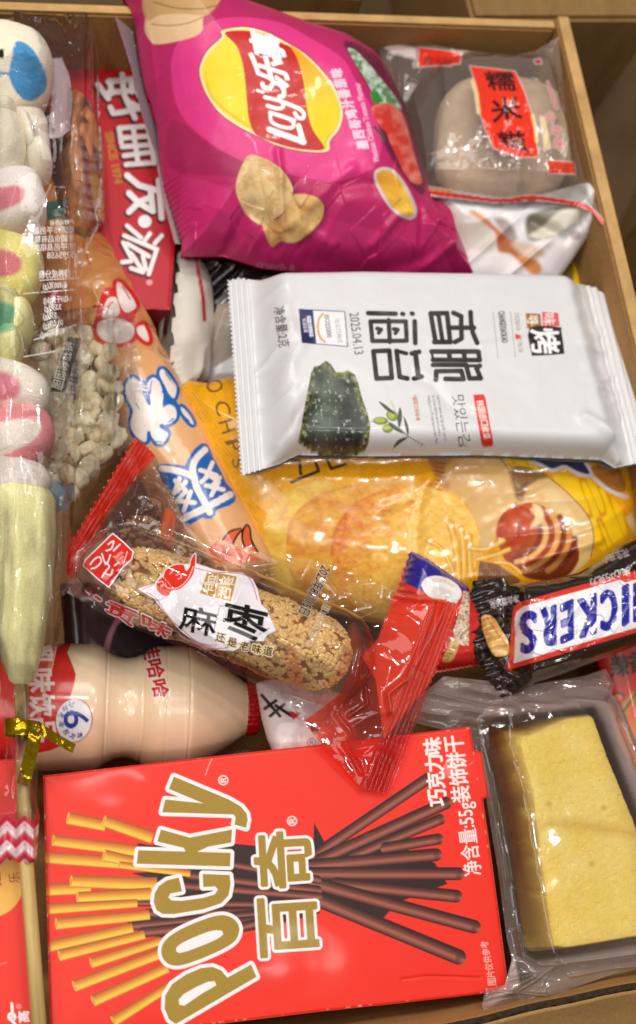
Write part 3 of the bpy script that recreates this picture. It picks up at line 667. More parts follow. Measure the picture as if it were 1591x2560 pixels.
sheet('pack_front', Plane((520, 760, .066), (620, 760, .066), (560, 930, .060)), [(545, 760), (640, 740), (640, 950), (520, 960), (505, 880)], 3, lambda X, Y, sd: .003 * np.clip(sd / 20, 0, 1) + .0006 * fbm(X / 40, Y / 40, 2, 4),
      lambda p: p.poly([(500, 850), (520, 855), (535, 920), (600, 880), (640, 870), (640, 970), (500, 970)], '#e9e9ee', soft=3), M_satin, tp, base='#a09488', under=.01)
# ------------------------------------------------------------------ seaweed snack
sea = thing('seaweed_pack', 'white pillow pack of crisp seaweed with bold black characters', 'seaweed snack', tuple(P(1060, 930, .08)))
o_sea = zig((600, 1192), (566, 705), 44, 6) + [(600, 698), (635, 703), (700, 706), (900, 702), (1200, 706), (1440, 712), (1490, 722), (1515, 745), (1530, 800), (1560, 880)] + zig((1575, 910), (1640, 1150), 22, 6) + [(1535, 1172), (1500, 1152), (1200, 1140), (900, 1143), (745, 1140), (722, 1150), (700, 1162)]
def h_sea(X, Y, sd):
    lx = X - (583 + (Y - 950) * .07); rx_ = (1590 + (Y - 1000) * .25) - X
    seal = np.minimum(lx, rx_); body = np.clip((seal - 52) / 90, 0, 1); body = body * body * (3 - 2 * body)
    H = .0125 * body * (1 - (1 - np.clip((sd - 2) / 40, 0, 1)) ** 3) ** .6
    inseal = np.clip((60 - seal) / 8, 0, 1)
    H = H + inseal * .00055 * np.sin(lx * 2 * np.pi / 13.5) * (lx < 200) + np.clip((60 - rx_) / 8, 0, 1) * .0004 * np.sin(rx_ * 2 * np.pi / 15)
    m = body * np.clip(sd / 40, 0, 1); tr = np.clip(1 - np.abs(seal - 90) / 70, 0, 1)
    H = H + m * .0005 * fbm(X / 110, Y / 80, 3, 6) + tr * .0013 * ridged(X / 90 + Y / 70, Y / 46, 11) * np.clip(sd / 25, 0, 1)
    for pts, wd, a in (([(690, 1135), (760, 1050)], 16, .0018), ([(680, 800), (740, 900), (690, 1000)], 18, .001), ([(1430, 1080), (1500, 1120)], 14, .002), ([(1450, 730), (1490, 860), (1540, 1050)], 12, .0012), ([(1180, 905), (1300, 890)], 10, .0006), ([(1010, 980), (1060, 1000), (1100, 1050), (1170, 1080)], 12, -.0006)):
        H = H + crease(X, Y, pts, wd, a)
    return np.maximum(H, -.001) + .0008
def p_sea(p):
    K = '#262022'; Z = zz(880, 740, 2.52)
    S = lambda pts, w_=26, cl=False: p.stroke(Z(pts + ([pts[0]] if cl else [])), w_ * 1.2 / 2.52, K, soft=1.6)
    # 香
    S([(497, 110), (600, 108)]); S([(497, 110), (528, 292)]); S([(520, 290), (622, 290)]); S([(600, 108), (620, 290)]); S([(545, 115), (572, 285)], 24)
    S([(610, 200), (770, 200)]); S([(748, 102), (752, 170), (762, 230), (790, 296)]); S([(640, 106), (690, 128), (688, 196)]); S([(690, 210), (692, 268), (650, 290)])
    # 脆
    S([(503, 350), (798, 350)]); S([(798, 350), (805, 404)]); S([(512, 402), (805, 404)]); S([(612, 350), (618, 402)]); S([(706, 350), (712, 402)]); S([(503, 350), (512, 402)], 14)
    S([(512, 434), (720, 434), (742, 520), (812, 518)]); S([(806, 440), (786, 456), (812, 518)]); S([(530, 528), (532, 474), (690, 472), (704, 524), (590, 522)]); S([(740, 440), (800, 440)], 18)
    # 海
    S([(104, 108), (276, 112)]); S([(318, 112), (324, 114)], 24); S([(378, 110), (384, 112)], 24); S([(396, 160), (400, 296)])
    S([(118, 160), (340, 160), (346, 282), (130, 284)], 24, True); S([(232, 152), (240, 290)], 24); S([(160, 205), (185, 212), (170, 232)], 22); S([(265, 208), (290, 212), (275, 234)], 22)
    # 苔
    S([(136, 348), (236, 344), (252, 516), (156, 520)], 26, True); S([(282, 346), (302, 510), (350, 520)]); S([(282, 346), (344, 362)], 22); S([(400, 356), (420, 512)], 28); S([(378, 362), (424, 352)], 26); S([(392, 520), (440, 508)], 26)
    # date, weight, standard mark
    p.text('2025.04.13', 874, 782, 33, 83, '#4a4450', sx=.72, bold=.2); p.text('净含量:2克', 686, 768, 31, 82, '#3c3636', sx=.70, bold=.3)
    W = zz(650, 740, 3.36)
    p.poly(W([(330, 110), (715, 130), (740, 425), (355, 392)]), '#3a3f6e', expand=.8); p.poly(W([(448, 122), (710, 134), (734, 420), (475, 398)]), '#e8e8ec'); p.poly(W([(330, 110), (442, 120), (468, 398), (355, 392)]), '#252a5c')
    p.stroke(W([(530, 150), (495, 200), (488, 280), (510, 350), (545, 385)]), 5.5, '#e09a3e', sm=True)
    p.text('ISO22000', 811, 787, 16, 82, '#55556a', sx=.88, bold=.3); p.text('企业已通过', 838, 797, 13, 82, '#8a8a9a', sx=.95)
    p.text('食品安全管理体系', 768, 790, 11, 82, '#e8e8f4', sx=.6, bold=.4); p.text('认证企业', 757, 797, 11, 82, '#d8d8ea', sx=.8, bold=.3)
    # Korean, red strip, small print
    for j, ch in enumerate('맛있는김'):
        p.gquad(ch, Z([(612 + 22 * j, 628 + 83 * j), (622 + 22 * j, 704 + 83 * j), (704 + 22 * j, 700 + 83 * j), (694 + 22 * j, 626 + 83 * j)]) if False else Z([(620 + 12 * j + 8, 626 + 82 * j), (632 + 12 * j + 8, 698 + 82 * j), (712 + 12 * j + 8, 694 + 82 * j), (700 + 12 * j + 8, 622 + 82 * j)]), '#2c2628', bold=-.1)
    p.poly(Z([(765, 622), (830, 618), (842, 640), (893, 935), (880, 952), (828, 950), (816, 930)]), '#d8342e', soft=1.5)
    for j, ch in enumerate('韩国进口紫菜'): p.gquad(ch, Z([(782 + 8.5 * j, 660 + 41 * j), (790 + 8.5 * j, 696 + 41 * j), (836 + 8 * j, 692 + 41 * j), (828 + 8 * j, 656 + 41 * j)]), '#ffe8e2', bold=.3)
    for j, t_ in enumerate(('Use the freshest and high-quality seaweed', 'to create delicious seaweed products,', 'bringing you a different seaweed experience.')): p.text(t_, 1092 - 11.5 * j, 989, 10.5, 80, '#55504f', sx=.62)
    p.text('*图案仅供参考', 1032, 988, 13, 82, '#b0663c', sx=.78, bold=.2)
    p.stroke(Z([(890, 100), (920, 390)]), 1.6, '#9a9694'); p.stroke(Z([(1000, 100), (1030, 385)]), 1.6, '#9a9694')
    p.text('CHANGEXIAOKAO', 1246, 779, 22, 83, '#3a3436', sx=.40, bold=.5); p.text('韩国味  烤海苔', 1286, 782, 14, 83, '#8c8684', sx=1.1); p.poly(Z([(1030, 235), (1064, 250), (1060, 268), (1030, 272)]), '#d2544e')
    p.poly(Z([(1095, 108), (1188, 112), (1196, 195), (1105, 205)]), '#9a6a3c', soft=1.6); p.text('寻', 1319, 786, 30, 84, '#efe3d2', bold=.6); p.poly(Z([(1198, 100), (1300, 106), (1310, 190), (1205, 196)]), '#d9545a', soft=1.6); p.text('味', 1360, 783, 32, 84, '#f3d8d6', bold=.6)
    p.poly(smooth(Z([(1120, 200), (1310, 196), (1320, 215), (1338, 350), (1320, 366), (1150, 376), (1132, 360)]), True, 3), '#231d1f', soft=1.6); p.text('烤', 1332, 822, 76, 85, '#f4f2f2', sx=.88, bold=1.6)
    # seaweed sheet picture
    sw = W([(320, 1230), (345, 1110), (370, 960), (400, 800), (430, 650), (460, 590), (500, 585), (555, 542), (600, 575), (640, 640), (700, 640), (740, 622), (800, 660), (830, 740), (860, 860), (905, 980), (930, 1100), (915, 1230), (880, 1310), (800, 1345), (650, 1365), (520, 1355), (430, 1300)])
    def sea_col(X, Y):
        u = (X - 745) + (Y - 900) * .12; n = fbm(u / 9, Y / 40, 3, 4); n2 = fbm(X / 7, Y / 9, 3, 14); edge = np.clip(1 - (-sdf(X, Y, segs_of(sw))) / 22, 0, 1)
        base = C('#2a3229')[None] * (1 + .9 * n[:, None]); bandd = np.exp(-((u - 20) / 26) ** 2)[:, None]; base = base * (1 - .65 * bandd) + C('#151311') * .6 * bandd
        gy = np.exp(-((u - 85) / 34) ** 2)[:, None]; base = base * (1 - .5 * gy) + C('#5b6658') * .55 * gy
        ed = (edge * np.clip(.4 + 1.5 * n2, 0, 1))[:, None]; base = base * (1 - ed) + C('#8b8f3a') * ed
        sp = np.clip((n2 - .32) * 5, 0, 1)[:, None]; return np.clip(base * (1 - sp) + C('#98a296') * sp, 0, 1).astype(F32)
    p.poly(W([(260, 980), (330, 840), (400, 760), (420, 1200), (330, 1200), (270, 1120)]), '#cfcbd0', sm=True, soft=8)
    p.poly(sw, sea_col, sm=False, soft=1.6)
    # olives
    for x, y, rx_, ry_, a in ((952, 1052, 19, 10, 2), (981, 1039, 13, 16, -50), (970, 1071, 14, 11, -10)):
        p.ell(x, y, rx_, ry_, a, '#76832a'); p.ell(x - 2, y - 2, rx_ * .72, ry_ * .6, a, '#a8b04a', soft=5)
    for pts in ([(947, 1003), (968, 1015), (990, 1036), (965, 1024)], [(1000, 1018), (1006, 1040), (999, 1070), (994, 1046)], [(1010, 1040), (1022, 1068), (1020, 1088), (1013, 1064)], [(970, 1056), (990, 1066), (1012, 1084), (985, 1074)], [(982, 1122), (996, 1100), (1022, 1092), (1004, 1106)]):
        p.poly(pts, '#3f4a3a', sm=True)
    p.stroke([(924, 1054), (934, 1054)], 2, '#8a9450'); p.stroke([(975, 1056), (1000, 1072), (1020, 1090), (1062, 1116)], 2.2, '#6a5a58', sm=True); p.poly([(975, 1000), (986, 1012), (990, 1032), (980, 1016)], '#b9c3a0', sm=True, k=.6)
sheet('pack_front', Plane((600, 705, .093), (600, 1180, .1005), (1580, 1150, .105)), o_sea, 1.8, h_sea, p_sea, M_satin, sea, base='#d9dadc', under=.014)

# ------------------------------------------------------------------ honey butter crisps
hon = thing('honey_crisp_bag', 'yellow bag of honey crisps with pictured crisps and a honey dipper', 'crisps', tuple(P(1050, 1250, .04)))
o_hon = [(430, 970), (470, 950), (520, 958), (560, 945), (700, 930), (1300, 1000), (1540, 1080), (1585, 1180), (1605, 1330), (1600, 1480), (1500, 1570), (1100, 1600), (700, 1500), (560, 1400), (470, 1150)]
def h_hon(X, Y, sd):
    H = .018 * (1 - (1 - np.clip(sd / 190, 0, 1)) ** 2) ** .7; m = np.clip(sd / 40, 0, 1)
    H = H + m * (.0006 * fbm(X / 90, Y / 80, 3, 13) + .0009 * ridged(X / 150 + Y / 90, Y / 100, 19) * np.clip((X - 900) / 200, 0, 1))
    for pts, wd, a in (([(1040, 1155), (1042, 1210), (1015, 1290), (1012, 1390)], 14, .0012), ([(930, 1285), (1000, 1260), (1050, 1205)], 14, .001), ([(1290, 1408), (1380, 1385), (1450, 1360)], 14, .0022), ([(700, 1180), (1100, 1178), (1450, 1200)], 30, -.0012)): H = H + crease(X, Y, pts, wd, a)
    return H
def p_hon(p):
    X, Y = p.X, p.Y; allv = np.arange(X.size)
    def basec(X, Y):
        d = ((np.sin(X * .62 + Y * .1) * np.sin(Y * .62 - X * .1)) > .45) & (vnoise(X / 14, Y / 14, 3) > .38); t = np.where(d, .55, 0) + .25 * (vnoise(X / 60, Y / 60, 5) - .5)
        return (C('#eaa816') * (1 - t)[:, None] + C('#8a5a12') * t[:, None]).astype(F32)
    p.blend(allv, np.ones(X.size), basec)
    p.text('BUTTER CHIPS', 494, 745, 60, 74, '#8a5a22', sx=.86, bold=.3) if False else None
    for ch, q in (('O', [(512, 955), (522, 985), (562, 975), (552, 945)]), ('C', [(534, 1006), (545, 1042), (580, 1034), (570, 1000)]), ('H', [(546, 1056), (556, 1086), (590, 1074), (582, 1046)]), ('I', [(562, 1104), (563, 1108), (592, 1100), (591, 1096)]), ('P', [(566, 1108), (572, 1132), (604, 1122), (598, 1098)]), ('S', [(578, 1150), (586, 1172), (612, 1166), (606, 1144)])): p.gquad(ch, q, '#7d4f20', bold=.1)
    Z = zz(500, 1140, 1.386); T = zz(1040, 1100, 2.744)
    for s_ in ([(300, 18), (345, 15), (350, 62)], [(318, 90), (412, 52), (400, 20)], [(440, 10), (455, 44), (505, 28)]): p.stroke(Z(s_), 8, '#4a3016')
    p.poly([(560, 1190), (700, 1160), (1070, 1170), (1080, 1150), (560, 1140)], '#a5700f', soft=16, k=.45) if False else None
    ch = lambda a, b, s_: (lambda X, Y: (lambda t: C(a) * (1 - t)[:, None] + C(b) * t[:, None])(np.clip(.4 + .8 * fbm(X / 50, Y / 30, 2, s_) + .5 * fbm(X / 11, Y / 8, 3, s_ + 1), 0, 1)))
    p.poly(Z([(190, 420), (215, 260), (255, 170), (330, 110), (430, 85), (470, 120), (420, 300), (360, 480)]), ch('#eeca5c', '#d49a36', 3), sm=True, soft=3)
    p.poly(Z([(300, 300), (320, 210), (420, 130), (560, 95), (700, 78), (860, 100), (945, 190), (970, 300), (930, 420), (800, 520), (560, 520), (380, 480), (310, 400)]), ch('#ecb650', '#cf8128', 7), sm=True, soft=3)
    p.stroke(Z([(305, 300), (325, 215), (420, 135), (560, 97)]), 5, '#c8803a', sm=True, soft=8, k=.7)
    p.poly(Z([(455, 340), (470, 250), (540, 165), (640, 118), (780, 105), (900, 150), (960, 240), (970, 320), (930, 430), (800, 540), (600, 560), (490, 460)]), lambda X, Y: (lambda t, g: np.clip((C('#f2c258') * (1 - t)[:, None] + C('#d86c22') * t[:, None]) * g[:, None], 0, 1))(np.clip(1.05 - ((X - 830) + (Y - 1230) * .6) / 260 + .5 * fbm(X / 12, Y / 9, 3, 31), 0, 1), 1 + .22 * fbm(X / 9, Y / 6, 2, 8)), sm=True, soft=3)
    p.stroke(Z([(457, 340), (472, 250), (540, 167), (640, 120)]), 6, '#c46a2c', sm=True, soft=9, k=.7)
    # potatoes
    pot = lambda X, Y: (lambda t: C('#d2a05a') * (1 - t)[:, None] + C('#e3bd7c') * t[:, None])(np.clip((X - 1080) / 220 + .3 * fbm(X / 30, Y / 30, 2, 3), 0, 1))
    pa = T([(90, 100), (300, 90), (590, 120), (660, 240), (705, 380), (650, 500), (560, 600), (520, 740), (430, 740), (440, 640), (390, 500), (290, 380), (170, 280)])
    p.poly(pa, pot, sm=True); p.poly(T([(80, 100), (260, 100), (200, 200), (230, 330), (160, 280)]), '#a8683a', sm=True, soft=14, k=.8)
    p.stroke(T([(580, 125), (660, 240), (703, 380), (650, 500)]), 3, '#9a6a34', sm=True)
    for k in range(7): p.stroke(T([(130, 150 + k * 30), (210 - k * 6, 165 + k * 30)]), 1.6, '#6a4020')
    for k in range(8): p.stroke(T([(395 + k * 18, 255 + k * 6), (415 + k * 16, 280 + k * 4)]), 1.4, '#b08048')
    p.poly(T([(580, 120), (770, 135), (900, 230), (1190, 270), (1400, 430), (1450, 640), (1290, 760), (1220, 720), (1200, 560), (1060, 380), (930, 270), (700, 190)]), lambda X, Y: (lambda t: C('#f2c414') * (1 - t)[:, None] + C('#c9740f') * t[:, None])(np.clip((ridged((X * .92 - Y * .38) / 17, (X * .38 + Y * .92) / 90, 4) - .45) * 1.6, 0, 1)), sm=False, soft=3)
    p.poly(T([(640, 225), (700, 188), (800, 200), (930, 270), (1060, 380), (1180, 520), (1225, 660), (1200, 800), (1080, 920), (950, 960), (840, 700), (690, 420)]), lambda X, Y: pot(X - 60, Y), sm=True); p.stroke(T([(640, 225), (700, 188), (800, 200), (930, 270), (1060, 380), (1180, 520), (1222, 660), (1200, 800)]), 3, '#8e6030', sm=True)
    p.poly(T([(650, 225), (710, 190), (830, 215), (900, 260), (780, 290), (740, 400), (690, 400)]), '#7a4a28', sm=True, soft=10, k=.85)
    p.poly(T([(880, 380), (930, 330), (1010, 400), (1120, 620), (1080, 700), (960, 480)]), '#ecd29a', sm=True, soft=10, k=.7)
    for k in range(8): p.stroke(T([(700 + 16 * k, 350 - 8 * k), (740 + 14 * k, 300 - 6 * k)]), 1.5, '#5a3418')
    bl = T([(760, 90), (800, 130), (870, 165), (940, 195), (1020, 172), (1110, 215), (1190, 232), (1160, 170), (1100, 110), (1000, 80)])
    p.fill(segs_of(smooth(bl, True)), '#cfd2dc', expand=9, soft=2); p.fill(segs_of(smooth(bl, True)), '#1d2456', soft=2)
    p.poly(T([(1200, 190), (1300, 170), (1400, 200), (1440, 340), (1360, 350), (1280, 290)]), ch('#b57a3a', '#8a5420', 5), sm=True, soft=3); p.stroke(T([(1200, 240), (1290, 320), (1380, 370), (1450, 390)]), 9, '#d4d4da', sm=True, soft=3)
    p.poly(T([(1440, 530), (1480, 500), (1530, 600), (1512, 680)]), '#d9c78a', soft=4)
    # honey dipper
    body = T([(560, 660), (565, 560), (640, 465), (780, 428), (860, 445), (940, 500), (1040, 600), (1110, 720), (1115, 830), (1040, 930), (900, 965), (760, 945), (690, 880), (620, 830), (575, 740)])
    p.poly(body, lambda X, Y: (lambda t: C('#cc5a24') * (1 - t)[:, None] + C('#8a3c18') * t[:, None])(np.clip((Y - 1270) / 170, 0, 1)), sm=True)
    for r_, col in ((205, '#8f3a18'), (245, '#ecb878'), (285, '#a8441c'), (325, '#e6a860'), (365, '#8a3616'), (405, '#d8924a'), (445, '#7a2e14')):
        lo, hi = max(-52, -52 + (r_ - 280) * .35), min(80, 80 - (r_ - 300) * .28); p.stroke(T([(650 + r_ * math.cos(math.radians(a)), 640 + .82 * r_ * math.sin(math.radians(a))) for a in np.linspace(lo, hi, 14)]), 14, col, soft=5)
    p.poly(T([(690, 880), (860, 815), (1105, 735), (1115, 830), (1040, 930), (900, 965), (760, 945)]), '#4a1a0a', soft=6, k=.5)  # darker below the bag's fold: fold shading put into the print
    for a, b, c, col in () and (((800, 560), (900, 640), (640, 770), '#d9793c'), ((860, 470), (960, 600), (680, 830), '#eeb870'), ((930, 510), (1030, 640), (700, 890), '#b84a20'), ((990, 560), (1080, 720), (740, 930), '#e2a058'), ((1040, 640), (1110, 800), (850, 960), '#7a2c14')):
        p.stroke(T([a, ((a[0] + b[0]) / 2 + 30, (a[1] + b[1]) / 2), b, ((b[0] + c[0]) / 2 + 30, (b[1] + c[1]) / 2 + 40), c]), 19, col, sm=True, soft=7)
    for c_ in () and ([(700, 870), (860, 800), (1060, 740)], [(740, 920), (900, 880), (1090, 790)]): p.stroke(T(c_), 9, '#5a220e', sm=True, soft=6)
    p.ell(1040 + 680 / 2.744, 1100 + 600 / 2.744, 44, 58, 28, lambda X, Y: (lambda t: C('#cc5022') * (1 - t)[:, None] + C('#a83a1c') * t[:, None])(np.clip(.5 + fbm(X / 20, Y / 20, 2, 1), 0, 1)), soft=5)
    p.poly(T([(800, 440), (850, 450), (880, 520), (850, 580), (790, 590), (820, 520)]), '#f2d8a2', sm=True, soft=7)
    # running honey
    hc = lambda X, Y: (lambda t: C('#e8a626') * (1 - t)[:, None] + C('#f4c848') * t[:, None])(np.clip(.5 + .9 * fbm(X / 10, Y / 16, 2, 6), 0, 1))
    for s_, w_ in (([(230, 570), (270, 700), (300, 960)], 30), ([(310, 610), (330, 760), (330, 960)], 26), ([(370, 660), (370, 800), (380, 940)], 24), ([(80, 690), (170, 740), (240, 860), (270, 980)], 14), ([(360, 740), (480, 750), (600, 690)], 22), ([(420, 820), (540, 790), (640, 750)], 20), ([(540, 840), (640, 850), (720, 910)], 14)): p.stroke(T(s_), w_ / 2.2 + 4, '#c67a18', sm=True, soft=4); p.stroke(T(s_), w_ / 2.2, hc, sm=True, soft=3); p.stroke([(x - 1.5, y - 1.5) for x, y in T(s_)], 2, '#fbe7a8', sm=True, soft=3, k=.8)
    for x, y in ((245, 590), (310, 615), (350, 665), (370, 720), (520, 715), (100, 690)): p.ell(1040 + x / 2.744, 1100 + y / 2.744, 6, 4, -40, '#fff6e0', soft=4)
    p.poly(T([(440, 830), (560, 850), (720, 960), (700, 1000), (420, 1000)]), '#8a5630', sm=False, soft=4)
    for k in range(9): p.stroke(T([(440 + 20 * k, 850 + 6 * k), (430 + 20 * k, 960)]), 2, '#5a3218')
sheet('bag_front', Plane((460, 960, .076), (1590, 1150, .080), (900, 1500, .064)), o_hon, 2.0, h_hon, p_hon, M_gloss, hon, under=.02)
# ------------------------------------------------------------------ solids of revolution lying in the carton
def lathe(axis, rads, nseg=72, sub=1):
    """axis: list of 3D points; rads: radius at each"""
    ax = np.array(axis); r = np.array(rads); t = ax[-1] - ax[0]; t /= np.linalg.norm(t); u = np.cross((0, 0, 1.0), t); u /= np.linalg.norm(u); v = np.cross(t, u)
    a = np.linspace(0, 2 * np.pi, nseg, endpoint=False)
    V = ax[:, None, :] + r[:, None, None] * (np.cos(a)[None, :, None] * u + np.sin(a)[None, :, None] * v); n = len(ax)
    i = np.arange(n * nseg).reshape(n, nseg); j = np.roll(i, -1, 1)
    return V.reshape(-1, 3), np.stack((i[:-1], i[1:], j[1:], j[:-1]), -1).reshape(-1, 4)
def painted(name, V, f, mat, parent, paint, base, step=2.0, alpha=1.0):
    X, Y = proj(V); p = Painter(X, Y, base, alpha, step); p.V = V
    if paint: paint(p)
    return mesh_obj(name, V, f, mat, parent, attrs=pattrs(p))

# ------------------------------------------------------------------ peach tube
tube = thing('peach_snack_tube', 'long peach coloured tube pack with blue and red outlined white characters', 'snack tube', tuple(P(430, 1080, .05)))
ta = P(80, 440, .068); tb = P(612, 1490, .076); n = 420; tt = np.linspace(0, 1, n); axp = ta[None] * (1 - tt)[:, None] + tb[None] * tt[:, None]
rad = .0160 * np.clip(1 - np.clip((.10 - tt) / .10, 0, 1) ** 2, .05, 1) * np.clip(1 - np.clip((tt - .95) / .05, 0, 1) ** 2, .1, 1)
V, f = lathe(axp, rad, 300)
ang = np.tile(np.arange(300), n) / 300; tq = np.repeat(tt, 300)
cen = np.repeat(axp, 300, 0); dirv = V - cen; w_ = (.0010 * ridged(tq * 26 + ang * 3, ang * 9, 3) * np.clip((.62 - tq) / .2, 0, 1) + .0003 * fbm(tq * 18, ang * 14, 3, 8)) / .016
V = cen + dirv * (1 + w_)[:, None]
def p_tube(p):
    p.blend(np.arange(p.X.size), np.ones(p.X.size), lambda X, Y: (lambda t: C('#c9813c') * (1 - t)[:, None] + C('#e5ae7c') * t[:, None])(np.clip((Y - 560) / 480, 0, 1)))
    Wc = '#eee2dc'; R_ = '#d82a2a'; B_ = '#1765b4'
    T = zz(0, 600, 2.3625); G = zz(280, 900, 3.78)
    red = [T([(690, 262), (715, 258), (770, 320), (805, 395), (740, 425), (700, 350)]), T([(615, 400), (640, 345), (690, 345), (705, 440), (610, 460)]), T([(590, 480), (700, 465), (790, 510), (770, 590), (660, 610), (580, 560)]), T([(810, 520), (850, 505), (880, 580), (868, 600), (820, 560)])]
    for q in red: p.fill(segs_of(smooth(q, True)), R_, expand=11, soft=2)
    p.poly(T([(610, 300), (700, 300), (800, 420), (720, 600), (560, 560)]), R_, sm=True)
    for q in red: p.fill(segs_of(smooth(q, True)), Wc, soft=2)
    p.stroke(T([(635, 430), (650, 380), (670, 365)]), 3, R_, sm=True); p.stroke(T([(725, 275), (770, 350)]), 3, R_)
    m_ = G([(155, 190), (205, 165), (260, 200), (325, 232), (362, 182), (405, 168), (450, 210), (478, 290), (487, 340), (480, 445), (540, 420), (600, 455), (610, 540), (560, 592), (480, 618), (470, 640), (530, 695), (488, 780), (430, 788), (385, 735), (350, 690), (325, 770), (260, 750), (205, 690), (175, 600), (200, 480), (150, 370), (130, 270)])
    l_ = G([(460, 92), (500, 98), (570, 190), (612, 262), (590, 360), (540, 320), (500, 240), (455, 150)])
    o_ = [(280 + (712 + 46 * math.cos(a) * .87 - 90 * math.sin(a) * .5 * -1) / 3.78, 900 + (527 + 46 * math.cos(a) * -.5 * -1 + 90 * math.sin(a) * .87) / 3.78) for a in [i * 2 * math.pi / 16 for i in range(16)]]
    for q in (m_, l_, o_): p.fill(segs_of(smooth(q, True)), B_, expand=8.5, soft=1.5)
    p.poly(G([(480, 300), (600, 360), (640, 440), (600, 460), (480, 440)]), B_)
    for q in (m_, l_, o_): p.fill(segs_of(smooth(q, True)), Wc, soft=1.5)
    for s_, w2 in (([(275, 232), (335, 240)], 3), ([(285, 262), (340, 270)], 3), ([(290, 295), (350, 300)], 3), ([(310, 310), (355, 410)], 9), ([(352, 300), (355, 410)], 7), ([(366, 330), (368, 240), (380, 200)], 2.5), ([(530, 590), (582, 556)], 3.4), ([(412, 772), (470, 774)], 3.4), ([(345, 770), (350, 690)], 9), ([(475, 625), (525, 660)], 12), ([(505, 115), (555, 190)], 2.5), ([(480, 300), (515, 330)], 5), ([(680, 530), (732, 578)], 3.4), ([(230, 410), (262, 470)], 2.5)):
        p.stroke(G(s_), w2, B_, sm=len(s_) > 2)
    hull = G([(425, 1010), (455, 985), (530, 980), (690, 1000), (720, 930), (780, 840), (850, 785), (900, 790), (935, 850), (960, 920), (1000, 990), (1045, 1080), (1080, 1160), (1140, 1225), (1172, 1300), (1165, 1340), (1120, 1370), (990, 1420), (975, 1470), (940, 1500), (890, 1500), (860, 1490), (740, 1555), (690, 1530), (600, 1330), (470, 1140)])
    p.poly(hull, B_, soft=1.5)
    Ws = lambda pts, w2=58: p.stroke(G(pts), w2 / 3.78, Wc, sm=len(pts) > 2, soft=1.5)
    Ws([(880, 850), (800, 930), (765, 1020), (775, 1110), (810, 1220), (870, 1330), (920, 1425)], 62); Ws([(470, 1025), (560, 1035), (680, 1065), (780, 1110)], 60); Ws([(680, 1495), (890, 1395), (1118, 1272)], 66); Ws([(905, 1380), (925, 1440)], 62)
    for s_ in ([(835, 1040), (990, 1090)], [(952, 970), (890, 1110)], [(850, 1150), (935, 1070)], [(1020, 1110), (940, 1200)], [(890, 1185), (1055, 1225)], [(1010, 1150), (940, 1280)], [(920, 1090), (1000, 1140)], [(600, 1140), (690, 1225)], [(640, 1120), (590, 1260)], [(620, 1330), (785, 1350)], [(745, 1245), (680, 1425)], [(640, 1300), (700, 1240)], [(700, 1150), (620, 1240)]): Ws(s_, 42)
    # orange and black motif at the foot
    p.poly(G([(1060, 1690), (1110, 1630), (1200, 1595), (1230, 1610), (1150, 1720), (1100, 1740)]), '#e5603c', sm=True); p.poly(G([(1240, 1600), (1275, 1560), (1300, 1580), (1320, 1690), (1380, 1810), (1260, 1760), (1235, 1690)]), '#e5603c', sm=True)
    for s_ in ([(1050, 1700), (1110, 1625), (1215, 1590)], [(1235, 1605), (1190, 1650), (1140, 1740)], [(1380, 1815), (1320, 1700), (1305, 1590), (1275, 1560), (1240, 1610), (1232, 1690), (1260, 1770)]): p.stroke(G(s_), 5, '#1d1614', sm=True)
    p.poly(G([(960, 1740), (1100, 1740), (1250, 1800), (1400, 1900), (900, 1900)]), '#e2694a', sm=True, soft=8)
    # lines of pale small print near the top end
    for j in range(9): p.text('配料精制食用品加工小麦粉', 128 + j * 9, 360 + j * 24, 17, 18, '#e8c9ae', sx=.9, soft=2, k=.8)
    p.poly([(112, 505), (172, 495), (160, 540), (108, 555)], '#3f6f5f', soft=3)
    p.stroke([(205, 540), (240, 600), (290, 630)], 3, '#c8601f', sm=True, soft=3); p.stroke([(205, 600), (225, 660)], 4, '#c8601f', sm=True, soft=3)
painted('tube_body', V, f, M_gloss, tube, p_tube, '#e5ae7c', 2.0)
# twisted pastry in clear film, under the skewer
bread = thing('bread_roll_pack', 'ridged orange brown bread roll in printed clear film beside the red carton', 'bread', tuple(P(200, 400, .04)))
Vb, fb, ab = blob(None, 196, 405, 66, 160, -8, .070, .022, M_bubble, bread, '#d9955c', lambda p: p.mod(lambda X, Y: .75 + .5 * vnoise((X + Y * .35) / 10, (Y - .4 * X) / 22, 3)), lump=.10, seed=6, nu=160, nv=80, lsc=5)
mesh_obj('bread_roll', Vb, fb, M_bubble, bread, attrs=ab)
def p_bread(p):
    for j in range(8):
        p.text('品名面包配料', 196 + (j % 2) * 4, 330 + j * 30, 19, 12, '#dccbc4', sx=.55, bold=.2, soft=2, alpha=.6)
    p.poly([(225, 440), (245, 430), (262, 500), (262, 545), (240, 550)], '#c9a04a', soft=6, alpha=.8)
sheet('printed_wrapper', Plane(.080), [(150, 260), (225, 250), (250, 330), (262, 480), (262, 560), (220, 620), (150, 600), (120, 400)], 3, lambda X, Y, sd: .012 * np.clip(sd / 60, 0, 1) ** .5 + .0005 * ridged(X / 32, Y / 60, 3), p_bread, M_film, bread, alpha=0.0)

